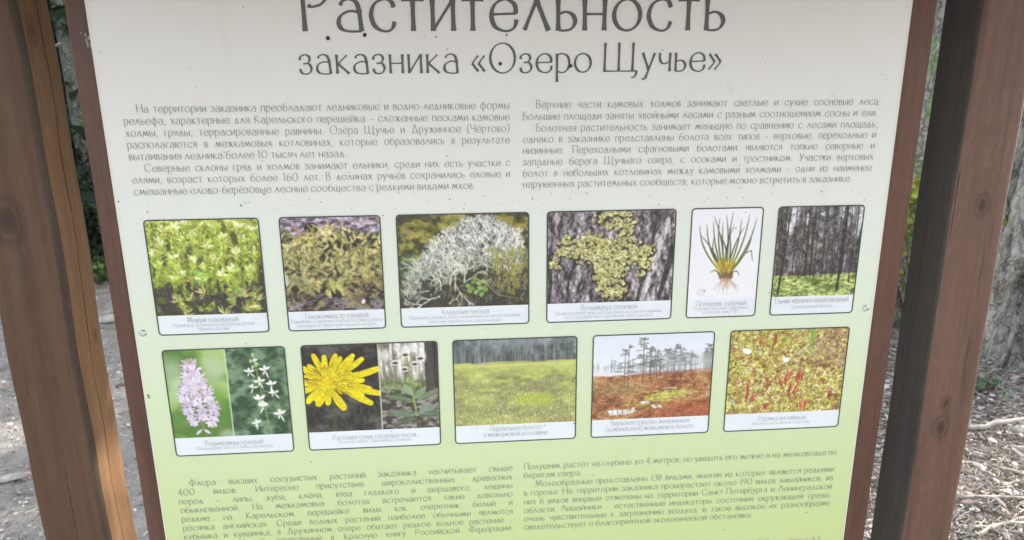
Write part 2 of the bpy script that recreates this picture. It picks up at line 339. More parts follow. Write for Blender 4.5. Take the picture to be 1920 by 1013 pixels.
def art_quillwort():
    A = Art(112, 145, 5); r = A.r
    A.fill((232, 236, 248))
    def blade(x0, y0, x1, y1, bend, w=1.25, tip=(92, 104, 92)):
        pts = []
        for k in range(13):
            t = k/12; b = math.sin(t*math.pi*.9)*bend; pts.append((x0+(x1-x0)*t+b, y0+(y1-y0)*t))
        for k in range(12):
            t = k/12; c = lerp((176, 158, 72), (84, 102, 66), min(1, t*2.6)) if t < .4 else lerp((80, 96, 72), tip, (t-.4)/.6)
            ww = w*(1-t)**.55+.16; A.seg(*pts[k], *pts[k+1], ww, w*(1-(k+1)/12)**.55+.16, jit(r, c, 7, 3))
    for x0, x1, y1, b in ((52, 17, 26, -11), (54, 27, 24, -8), (56, 36, 20, -5), (57, 46, 14, -6), (59, 53, 10, 4), (60, 40, 34, 8), (61, 66, 6, -3), (62, 77, 18, 5), (64, 89, 10, 6), (66, 100, 16, 8), (52, 14, 42, 7), (63, 86, 30, -6), (58, 50, 22, -2), (61, 58, 30, 5), (65, 94, 36, 10), (56, 33, 12, 6), (60, 70, 26, -7), (55, 40, 44, -9)):
        blade(x0, 103, x1, y1, b)
    A.path([(66, 104), (80, 86), (88, 72), (98, 68), (101, 84)], 1.1, .5, (98, 108, 78))
    for i in range(26): A.leaf(60+r.uniform(-10, 9), 104, r.uniform(14, 30), 2.0, UP+r.uniform(-.5, .5), jit(r, r.choice([(190, 168, 72), (154, 132, 62), (200, 184, 90)]), 14), .75)
    for i in range(14): A.leaf(60+r.uniform(-9, 9), 112, r.uniform(8, 16), 2.2, UP+r.uniform(-.8, .8), jit(r, (124, 104, 74), 16), .85)
    A.ell(60, 110, 11, 6, 0, (128, 108, 84), .9, .3)
    A.path([(50, 104), (42, 98), (35, 101)], 1.1, .4, (110, 102, 84)); A.path([(70, 102), (77, 100), (82, 107)], 1, .4, (110, 102, 84))
    for i in range(30):
        a = math.pi/2+r.uniform(-.95, .95); L = r.uniform(14, 32); x = 60+r.uniform(-8, 8); m = a+r.uniform(-.4, .4)
        A.path([(x, 112), (x+math.cos(a)*L*.5, 112+math.sin(a)*L*.5), (x+math.cos(a)*L*.5+math.cos(m)*L*.45, 112+math.sin(a)*L*.5+math.sin(m)*L*.45)], .42, .2, jit(r, (196, 160, 138), 18), .85)
    for k in range(20):
        a = k*.314; A.ell(22+6*math.cos(a)+r.uniform(-.5, .5), 134+5.4*math.sin(a), .8, .5, a, (150, 152, 150), .6)
    A.ell(27, 131, 1.6, .9, .4, (70, 72, 72), .9); A.ell(22, 134, 5.4, 4.8, 0, (222, 224, 228), .7, .3)
    return A.done()

def art_spruce():
    A = Art(137, 145, 6); r = A.r
    A.ramp(A.n(5, 9)*.6+A.n(14, 30, 3)*.4, [(.2, (66, 64, 66)), (.5, (100, 98, 100)), (.8, (150, 148, 151))])
    for x, y, rx, ry in ((26, 14, 7, 16), (20, 34, 6, 10), (28, 4, 9, 8), (104, 10, 7, 14), (130, 20, 9, 26), (126, 6, 12, 10), (60, 6, 3, 6), (72, 12, 3, 5), (128, 44, 5, 8), (48, 20, 2, 9), (84, 8, 2, 7), (54, 56, 2, 6), (114, 26, 3, 8)):
        A.ell(x, y, rx, ry, 0, (218, 222, 234), .95, .7)
    for i in range(34):
        x = r.uniform(2, 136); w = r.uniform(.8, 2.2); lean = r.uniform(-2, 2)
        A.path([(x+lean, 0), (x, 112+r.uniform(-3, 4))], w*.6, w, jit(r, (72, 70, 70), 10), .8)
        if r.random() < .5: A.path([(x+w*.6+lean, 30), (x+w*.6, 108)], .4, .5, (140, 136, 136), .6)
    for i in range(900):
        x = r.uniform(-2, 139); y = r.random()**1.5*96
        if 16 < x < 34 and y < 40 and r.random() < .75: continue
        if x > 118 and y < 40 and r.random() < .7: continue
        A.seg(x, y, x+r.uniform(-7, 7), y+r.uniform(1, 4), r.uniform(.5, 1.2), .3, jit(r, (84, 90, 84) if r.random() < .7 else (134, 136, 132), 16), .6)
    for i in range(160):
        x, y = r.uniform(0, 137), r.uniform(20, 90); A.ell(x, y, .5, r.uniform(.6, 1.6), 0, (196, 198, 204), .5)
    fl = np.clip((A.Y-107-3*A.n(20, 20, 4))/3, 0, 1)
    A.ramp(A.n(12, 4, 12)*.55+.45*A.n(4, 2.5, 14), [(.2, (104, 122, 74)), (.45, (150, 168, 100)), (.62, (184, 198, 124)), (.85, (216, 224, 166))], fl)
    for i in range(40):
        x, y = r.uniform(0, 137), r.uniform(112, 145); A.ell(x, y, r.uniform(2, 6), r.uniform(.5, 1.4), 0, (100, 112, 70), .6, .6)
    A.path([(20, 4), (15, 80), (10, 140)], 1.0, 1.8, (64, 62, 58)); A.path([(111, 0), (109, 80), (107, 137)], 1.4, 2.0, (66, 64, 62)); A.path([(126, 60), (125, 124)], 1, 1, (70, 68, 66))
    for x in (40, 52, 60, 66, 78, 86, 96): A.path([(x, 40), (x+r.uniform(-1, 1), 114)], .5, 1.2, (72, 70, 70), .8)
    A.grain(.5)
    A.ell(70, 125, 5, 2.4, -.1, (96, 88, 62), .9, .3); A.ell(134, 138, 4, 5, 0, (92, 96, 88), .8, .4)
    return A.done()

def art_orchids():
    A = Art(180, 146.7, 7); r = A.r
    A.ramp(A.n(34, 30, 1, 2), [(.25, (92, 130, 66)), (.5, (128, 166, 86)), (.75, (166, 196, 124))])
    for x, y, rx, ry, c in ((10, 40, 20, 26, (190, 206, 180)), (18, 70, 14, 16, (178, 200, 160)), (72, 34, 16, 22, (186, 200, 176)), (14, 110, 16, 18, (104, 146, 80)), (78, 112, 16, 22, (98, 140, 70)), (82, 142, 12, 8, (186, 196, 172)), (70, 80, 18, 20, (118, 162, 78))): A.ell(x, y, rx, ry, 0, c, .65, .9)
    right = np.clip((A.X-90.5)*4, 0, 1)
    A.ramp(A.n(18, 14, 5), [(.25, (62, 84, 66)), (.5, (86, 114, 88)), (.75, (124, 150, 122))], right)
    for i in range(90):
        x, y = r.uniform(94, 180), r.uniform(10, 146); A.leaf(x, y, r.uniform(8, 22), r.uniform(1.5, 4), r.uniform(-.8, .8), jit(r, (98, 126, 100) if r.random() < .6 else (62, 78, 64), 16), .45)
    A.path([(46, 100), (50, 146)], 1.5, 1.6, (112, 130, 84))
    fl = []
    for k in range(10):
        y = 24+k*10.6; cx = 38+k*.95; hw = 3+min(1, k/4)*15*(1-max(0, k-8)*.2); n = 2 if k < 2 else 3 if k < 9 else 2
        for j in range(n): fl.append((cx+hw*(j/(n-1)*2-1)+r.uniform(-2.5, 2.5), y+r.uniform(-3, 3)))
    for x, y in fl: A.ell(x, y+2, 9, 7, 0, (112, 108, 110), .55, .5)
    for x, y in fl:
        A.ell(x, y+4, 6, 5, 0, (110, 96, 118), .5, .6)
        c = jit(r, (208, 200, 218), 20, 3); sc = r.uniform(.9, 1.2)
        for an, L, w in ((UP-.95, 11, 1.7), (UP+.95, 11, 1.7), (UP-.1, 9, 2.2), (math.pi-.1, 11, 1.6), (.1, 11, 1.6)): A.leaf(x, y, L*sc, w*sc, an+r.uniform(-.25, .25), jit(r, c, 16, 3))
        for an in (1.0, 1.57, 2.15): A.leaf(x, y, 11*sc, 2.9*sc, an+r.uniform(-.1, .1), jit(r, (220, 212, 228), 16, 2), 1, 2.6)
        for q in range(7): px, py = x+r.uniform(-4, 4), y+r.uniform(2, 9); A.seg(px, py, px+r.uniform(-1.4, 1.4), py+.9, .3, .25, (164, 132, 184), .7)
        if r.random() < .5: A.ell(x+r.uniform(-1, 1), y-1, 1.5, 1.1, r.uniform(0, 3), (92, 74, 104), .85)
    A.leaf(44, 132, 14, 2.4, 2.4, (214, 204, 222)); A.leaf(46, 132, 14, 2.4, .7, (214, 204, 222)); A.path([(44, 116), (46, 134)], 1, 1, (140, 140, 120))
    for j in range(6): A.leaf(40, 24, r.uniform(9, 16), 2.2, UP+(j-2.5)*.3, jit(r, (196, 184, 202) if j % 2 else (150, 150, 120), 8))
    A.path([(132, 14), (138, 60), (142, 100), (148, 146)], .8, 1.1, (130, 154, 96))
    for x, y, s in ((124, 40, 1), (148, 38, 1.15), (138, 56, 1.1), (156, 62, 1.1), (128, 66, .9), (158, 76, 1), (136, 86, 1.3), (140, 98, 1.1), (164, 112, 1.2), (128, 126, 1.0), (134, 22, .7)):
        A.seg(x, y, 138+(y-40)*.08, y-4, .7, .6, (146, 166, 112))
        for a, L, w in ((UP-.2, 8, 2.3), (UP+1.1, 9, 2), (math.pi+.35, 9, 2), (1.2+r.uniform(-.4, .6), 13, 1.2), (1.9, 8, 1.2)): A.leaf(x, y, L*s, w*s, a+r.uniform(-.3, .3), jit(r, (228, 234, 226), 8, 3))
    for x, y in ((132, 12), (128, 22), (136, 28), (130, 32)): A.ell(x, y, 2.4, 3.6, .3, (178, 192, 132))
    A.seg(91, 0, 90.6, 147, .75, .75, (214, 226, 196))
    return A.done()

def art_flower():
    A = Art(208, 146.7, 8); r = A.r
    A.ramp(A.n(20, 16, 1), [(.3, (56, 56, 56)), (.55, (70, 70, 68)), (.8, (94, 94, 92))])
    for i in range(60):
        x, y = r.uniform(0, 115), r.uniform(90, 146); a = UP+r.uniform(-.6, .6); L = r.uniform(8, 30); A.seg(x, y, x+math.cos(a)*L, y+math.sin(a)*L, r.uniform(.5, 2), .4, jit(r, (76, 84, 70), 12), .5)
    for i in range(30): A.ell(r.uniform(0, 115), r.uniform(100, 146), r.uniform(.6, 2), .6, 0, (150, 150, 150), .35)
    A.path([(44, 96), (42, 146)], 3, 3.4, (84, 98, 62), .6)
    cx, cy = 36, 62
    def petal(a, L, w, col):
        n = 14; b = r.uniform(-.12, .12); P = []
        for k in range(n+1):
            t = .12+.88*k/n; P.append((cx+math.cos(a+b*t)*L*t, cy+math.sin(a+b*t)*L*t*.92))
        for k in range(n):
            t = k/n; ww = w*(.34+.66*math.sin(min(1, t*1.08)**1.5*2.35)) if t < .93 else w*.6
            A.seg(*P[k], *P[k+1], ww, ww, [q*(.86+.16*t) for q in col])
        for o in (-.5, 0, .45):
            for k in range(3, n-1): A.seg(P[k][0], P[k][1]+o*w, P[k+1][0], P[k+1][1]+o*w, .3, .3, [q*(.84 if o else 1.06) for q in col], .4)
    Y = (228, 214, 36)
    for a, L, w in ((-1.92, 52, 4.6), (-1.36, 50, 4.6), (-.88, 62, 4.8), (-.52, 68, 4.6), (-.16, 80, 5.6), (.14, 66, 5), (.32, 84, 5.2), (.56, 76, 5.6), (-.7, 56, 4.6), (-.34, 60, 4.6), (.44, 58, 4.8), (.02, 54, 4.6), (-1.12, 48, 4.4), (-1.64, 46, 4.4), (1.22, 52, 6.6), (1.5, 38, 5), (1.85, 42, 6), (2.1, 36, 5), (2.45, 46, 5.4), (-2.5, 44, 5), (3.1, 44, 5), (2.75, 44, 5), (-2.2, 40, 4.4)): petal(a, L, w, jit(r, Y, 8, 4))
    for i in range(46): petal(r.uniform(-3.14, .9), r.uniform(18, 42), r.uniform(1.8, 3.2), jit(r, (222, 206, 30) if i % 3 else (196, 178, 26), 14, 4))
    A.ell(cx+3, cy, 18, 12, 0, (214, 198, 36), 1, .3)
    for i in range(130):
        a = r.uniform(-3.2, 1.2); q = r.uniform(8, 36); A.seg(cx+math.cos(a)*q, cy+math.sin(a)*q*.8, cx+math.cos(a)*(q+9), cy+math.sin(a)*(q+9)*.8, .7, .4, r.choice([(244, 228, 70), (170, 140, 26), (206, 184, 30), (150, 112, 30)]), .9)
    for i in range(26): A.ell(cx+r.gauss(2, 10), cy+r.gauss(-1, 7), 1.6, 1, r.uniform(0, 3), (238, 222, 60), .9)
    rt = np.clip((A.X-117)*4, 0, 1)
    A.ramp(A.n(4, 22, 5)*.6+A.n(10, 30, 6)*.4, [(.25, (118, 116, 106)), (.5, (178, 178, 166)), (.75, (226, 228, 222))], rt*np.clip((70-A.Y)/6, 0, 1)+rt*0)
    A.ramp(A.n(8, 5, 8), [(.25, (74, 72, 70)), (.5, (106, 106, 96)), (.75, (150, 146, 142))], rt*np.clip((A.Y-64)/8, 0, 1))
    A.ramp(A.n(9, 6, 9), [(.25, (92, 114, 70)), (.75, (160, 184, 116))], rt*np.clip(1-np.abs(A.Y-70)/16, 0, 1)*.85)
    for x, w in ((124, 2), (140, 3), (168, 1.6), (178, 2)): A.path([(x, 0), (x+r.uniform(-2, 2), 74)], w*.7, w, jit(r, (132, 130, 116), 14), .7)
    A.path([(197, 0), (194, 84)], 9, 7, (72, 72, 70), .9); A.path([(204, 0), (206, 80)], 4, 4, (60, 60, 60), .9)
    for x, y in ((146, 8), (160, 14), (128, 20), (184, 24), (150, 26), (172, 10)): A.ell(x, y, 6, 10, 0, (238, 240, 238), .75, .8)
    A.path([(160, 24), (164, 62), (168, 96), (172, 124)], 1.3, 2, (140, 158, 84))
    for p in ([(160, 26), (152, 22), (142, 30)], [(160, 24), (168, 18), (180, 24)], [(160, 25), (158, 18), (158, 22)], [(161, 28), (156, 36), (154, 42)]): A.path(p, .7, .6, (150, 158, 92))
    A.grain(.22)
    for x, y in ((142, 33), (181, 27), (156, 44), (158, 20), (172, 36)):
        A.ell(x, y, 6, 4.6, 0, (216, 212, 210)); A.ell(x, y+1.5, 4.2, 2.6, 0, (72, 66, 66))
        for k in range(6): A.ell(x-5+2*k, y+3+(k % 2), 1, 1, 0, (230, 228, 226))
    for a, L, w, x, y, c in ((3.35, 52, 5, 170, 98, (100, 122, 92)), (-.45, 50, 5, 172, 98, (112, 134, 100)), (-2.2, 26, 6, 168, 90, (140, 166, 128)), (-.8, 30, 6, 168, 96, (126, 152, 114)), (.0, 42, 6, 172, 122, (96, 116, 96)), (-.5, 44, 5, 172, 124, (122, 142, 122)), (3.35, 48, 5, 172, 124, (110, 130, 108)), (2.9, 40, 4.5, 172, 128, (88, 104, 84)), (-.75, 26, 5, 174, 122, (132, 146, 138))):
        A.leaf(x, y, L, w, a, c); A.seg(x, y, x+math.cos(a)*L*.9, y+math.sin(a)*L*.9, .4, .3, (172, 186, 160), .7)
    for i in range(70):
        x, y = r.uniform(119, 207), r.uniform(112, 146); a = r.uniform(-.6, .6); L = r.uniform(4, 16); A.seg(x, y, x+math.cos(a)*L, y+math.sin(a)*L, .5, .3, jit(r, (150, 140, 136) if r.random() < .5 else (72, 66, 66), 14), .6)
    A.seg(116.5, 0, 116.5, 147, .75, .75, (222, 230, 206))
    return A.done()

def art_meadow():
    A = Art(195.7, 146.7, 9); r = A.r
    A.ramp(A.n(10, 5, 1)*.5+A.n(40, 12, 2)*.5, [(.15, (140, 142, 104)), (.4, (166, 174, 106)), (.6, (184, 194, 110)), (.85, (202, 210, 140))])
    A.mix((196, 208, 118), np.clip((64-A.Y)/20, 0, 1)*.7)
    for x, y, rx, ry in ((30, 78, 34, 5), (130, 86, 40, 7), (30, 124, 44, 12), (110, 118, 40, 5), (160, 72, 24, 4), (150, 128, 40, 8), (80, 98, 24, 6)): A.ell(x, y, rx, ry, 0, (142, 142, 104), .55, .9)
    A.ell(126, 104, 34, 9, 0, (176, 196, 64), .7, .7)
    A.mix((158, 132, 98), np.clip((A.Y-132)/8, 0, 1)*np.clip((A.X-120)/30, 0, 1)*.7)
    for i in range(4200):
        x = r.uniform(0, 196); y = 50+r.random()**.7*96; L = 1+(y-46)/26
        A.seg(x, y, x+r.uniform(-1, 1), y-L, .35, .2, jit(r, r.choice([(192, 200, 118), (140, 146, 88), (166, 160, 126), (214, 218, 168), (120, 124, 84)]), 16), .65)
    for i in range(110):
        x = r.uniform(0, 196); y = 60+r.random()**.8*84; A.ell(x, y, .45+(y-50)/240, .7+(y-50)/150, r.uniform(-.5, .5), (232, 236, 218), .9)
    tr = np.clip((38+A.n(20, 20, 5)*2-A.Y)*1.2, 0, 1)
    A.ramp(A.n(5, 16, 7)*.6+A.n(24, 30, 8)*.4, [(.25, (84, 92, 94)), (.5, (112, 121, 122)), (.75, (148, 156, 160))], tr)
    for i in range(70):
        x = r.uniform(0, 196); A.path([(x, r.uniform(4, 22)), (x+r.uniform(-.6, .6), 38)], .4, .6, jit(r, (150, 154, 158) if i % 3 else (74, 80, 80), 14), .6)
    for i in range(240): A.ell(r.uniform(0, 196), r.uniform(0, 34), r.uniform(1, 4), r.uniform(1, 4), 0, jit(r, (108, 122, 112), 20), .35, .6)
    A.ell(110, 4, 60, 8, 0, (164, 168, 182), .5, .9)
    A.seg(30, 41.5, 150, 40, .5, .4, (118, 116, 104), .7); A.mix((206, 214, 150), np.clip(1-np.abs(A.Y-44)/3, 0, 1)*.6)
    A.ell(157, 51, 1, .7, 0, (80, 80, 70))
    return A.done()

def art_bog():
    A = Art(196.5, 146.7, 10); r = A.r
    A.ramp(A.Y/70, [(0, (218, 228, 242)), (.7, (226, 233, 242)), (1, (222, 226, 230))])
    hz = 64
    for layer, (c, n, y0, hh) in enumerate((((184, 190, 196), 60, 60, 22), ((150, 158, 160), 46, 62, 30), ((108, 116, 112), 34, 64, 38))):
        for i in range(n):
            x = r.uniform(0, 196) if layer < 1 else r.choice((r.uniform(76, 166), r.uniform(100, 160), r.uniform(182, 196))) if layer == 2 else r.uniform(30, 196)
            h = r.uniform(.45, 1)*hh*(1 if x > 80 else .7)
            A.seg(x, y0-h, x, y0+2, .25, .6, jit(r, c, 8), .9)
            for j in range(16):
                t = r.random(); a = r.choice((0, math.pi))+r.uniform(-.5, .3); L = (1-abs(t-.45))*h*.17
                A.seg(x, y0-h*(1-t*.75), x+math.cos(a)*L, y0-h*(1-t*.75)+math.sin(a)*L, .7, .3, jit(r, c, 12), .55)
    gr = np.clip((A.Y-(68-9*np.clip((A.X-60)/130, 0, 1)+2*A.n(14, 10, 3)))/2, 0, 1)
    A.ramp(A.n(6, 3, 5)*.5+A.n(30, 12, 6)*.5, [(.25, (118, 84, 66)), (.45, (160, 112, 82)), (.6, (178, 134, 98)), (.8, (190, 160, 116))], gr)
    A.mix((150, 144, 98), gr*np.clip(1-np.hypot((A.X-36)/60, (A.Y-92)/16), 0, 1)*.8)
    A.mix((168, 92, 72), gr*np.clip((A.Y-108)/20, 0, 1)*np.clip((A.X-60)/80, 0, 1)*.6)
    A.mix((126, 82, 72), np.clip(1-np.hypot((A.X-110)/66, (A.Y-68)/7), 0, 1)*.8)
    for i in range(1500):
        x = r.uniform(0, 196); y = 72+r.random()**.8*74; A.seg(x, y, x+r.uniform(-2, 2), y-r.uniform(.4, 2.5), .4, .25, jit(r, r.choice([(196, 150, 110), (132, 84, 64), (168, 110, 76), (190, 170, 120), (150, 70, 60)]), 14), .5)
    for i in range(140):
        x = r.gauss(126, 20); y = 106+(x-126)*-.12+r.gauss(0, 5); A.ell(x, y, r.uniform(1.5, 5), r.uniform(.8, 2), -.1, jit(r, (194, 196, 106), 14), .7)
    for i in range(40): A.ell(r.uniform(70, 110), r.gauss(124, 3), r.uniform(2, 5), 1.2, -.1, jit(r, (166, 160, 84), 12), .6)
    for x, y, rx, ry in ((50, 134, 20, 6), (88, 118, 6, 3.4), (106, 126, 8, 3.4), (68, 128, 3, 2.4), (130, 94, 12, 1)):
        for j in range(26): A.ell(x+r.uniform(-rx, rx), y+r.uniform(-.6, .6)*ry, rx*.25, ry*.34, 0, jit(r, (232, 236, 242), 8, 2), .9)
        for j in range(int(rx)): a = x+r.uniform(-rx, rx); A.seg(a, y-ry, a+.4, y+ry*.7, .35, .3, jit(r, (140, 116, 100), 16), .7)
    A.mix((222, 228, 236), 0*A.X)
    gm = A.n(2.4, 1.6, 40, 2)-.5; A.c = np.clip(A.c*(1+.24*gm*gr)[..., None], 0, 255)
    def pine(x, yb, h, lw, dens):
        A.path([(x+1, yb-h), (x, yb-h*.5), (x+.5, yb)], .35, lw*.8, (84, 80, 78))
        for i in range(dens):
            t = r.random()**1.2*.62; y = yb-h*(1-t); sg = r.choice((-1, 1)); L = r.uniform(5, 15)*(.55+t)
            ex, ey = x+sg*L, y+r.uniform(-3, 2); A.seg(x, y, ex, ey, .4, .25, (92, 88, 86), .9)
            for j in range(7): q = r.uniform(.4, 1); A.seg(x+(ex-x)*q, y+(ey-y)*q, x+(ex-x)*q+r.uniform(-2.5, 2.5), y+(ey-y)*q+r.uniform(-2.6, .8), r.uniform(.35, .7), .25, jit(r, (112, 118, 112), 14), .6)
    pine(82, 84, 78, .8, 26); pine(52, 92, 66, .6, 18); pine(58, 94, 78, .6, 9); pine(93, 78, 54, .6, 15); pine(104, 76, 46, .5, 16); pine(122, 72, 44, .5, 16); pine(141, 68, 48, .6, 22); pine(192, 62, 40, .7, 20)
    A.mix((206, 213, 220), np.clip(1-np.abs(A.Y-50)/24, 0, 1)*np.clip((A.X-97)/10, 0, 1)*.5)
    for x in (109, 133, 150, 160): pine(x, 72-(x-100)*.08, r.uniform(26, 36), .4, 12)
    A.mix((206, 213, 220), np.clip(1-np.abs(A.Y-48)/20, 0, 1)*np.clip((A.X-106)/10, 0, 1)*.35)
    return A.done()

def art_sundew():
    A = Art(197.5, 146.7, 11); r = A.r
    A.ramp(A.n(7, 6, 1)*.6+A.n(24, 18, 2)*.4, [(.12, (120, 100, 68)), (.36, (172, 156, 96)), (.6, (198, 196, 116)), (.85, (224, 222, 164))])
    A.mix((176, 152, 116), np.clip((A.X-120)/50, 0, 1)*np.clip((70-A.Y)/30, 0, 1)*.7)
    for i in range(1500):
        x, y = r.uniform(0, 197), r.uniform(0, 147); R = r.uniform(1.4, 4.4)
        c = r.choice([(204, 204, 104), (230, 228, 170), (172, 150, 90), (150, 112, 80), (212, 210, 126), (194, 196, 92), (190, 146, 110), (222, 222, 150), (188, 194, 88)])
        if x > 130 and y < 70 and r.random() < .6: c = r.choice([(170, 146, 106), (142, 118, 92), (196, 178, 140)])
        A.ell(x+.6, y+.9, R, R*.8, 0, (104, 80, 54), .4, .4)
        for j in range(4): a = r.uniform(0, 6.28); A.leaf(x, y, R*1.3, R*.42, a, jit(r, c, 28), .9)
    for i in range(90):
        x, y = r.uniform(100, 196), r.uniform(0, 60); a = r.uniform(.2, 2.9); L = r.uniform(10, 34); A.seg(x, y, x+math.cos(a)*L, y+math.sin(a)*L, .6, .35, jit(r, (206, 192, 158) if r.random() < .6 else (130, 104, 86), 14), .75)
    for p, w in (([(136, 24), (100, 54), (66, 74), (36, 108)], 1.2), ([(130, 30), (112, 66), (90, 88)], .8), ([(34, 84), (30, 130), (44, 140)], .6), ([(80, 118), (130, 104), (196, 112)], .8), ([(120, 70), (146, 92)], .6), ([(60, 92), (44, 110), (36, 122)], 1.6), ([(90, 110), (82, 146)], .6), ([(150, 102), (196, 108)], .7), ([(20, 52), (66, 30), (120, 28)], .5), ([(60, 120), (76, 104), (90, 100)], .7)): A.path(p, w, w*.6, jit(r, (218, 206, 166), 10), .9)
    for x, y, L, a in ((100, 100, 30, UP), (104, 88, 20, UP+.3), (92, 98, 24, UP-.35), (118, 96, 28, UP+.1), (124, 88, 22, UP-.1), (106, 118, 34, UP+.2), (112, 116, 26, UP+.45), (70, 104, 24, UP-.1), (36, 116, 28, UP), (44, 124, 18, UP+.2), (66, 140, 18, UP+.4), (130, 142, 22, UP-.2), (136, 140, 16, UP+.1), (176, 124, 14, UP), (74, 26, 18, UP), (50, 24, 10, UP)):
        c = jit(r, r.choice([(182, 82, 74), (166, 74, 72), (190, 106, 86)]), 12, 5); 
        for q in range(5): A.leaf(x+r.uniform(-2.2, 2.2), y+r.uniform(-3, 3), L*r.uniform(.5, 1), r.uniform(.8, 1.8), a+r.uniform(-.14, .14), jit(r, r.choice([c, (196, 110, 90), (150, 64, 64), c]), 20), .8, 2.6)
        for j in range(8): t = r.uniform(.3, 1); q = r.choice((-1, 1)); px, py = x+math.cos(a)*L*t, y+math.sin(a)*L*t; A.seg(px, py, px+q*4, py-1.5, .3, .2, (206, 110, 96), .8); A.ell(px+q*4.2, py-1.7, .5, .5, 0, (240, 216, 206), .8)
    for x, w in ((136, 3), (140, 1.6), (168, 1.4)): A.path([(x, 0), (x-3, 44)], w, .6, (128, 172, 84) if w > 1.5 else (130, 140, 110), .85)
    A.grain(.3)
    A.ell(30, 36, 7, 5, .2, (244, 242, 240)); A.ell(96, 53, 5.6, 4.4, 0, (244, 243, 242)); A.ell(24, 33, 3, 3, 0, (240, 238, 236)); A.ell(72, 104, 3, 1.6, -.6, (236, 214, 200)); A.ell(12, 124, 3.4, 5, .3, (166, 176, 170), .8)
    return A.done()
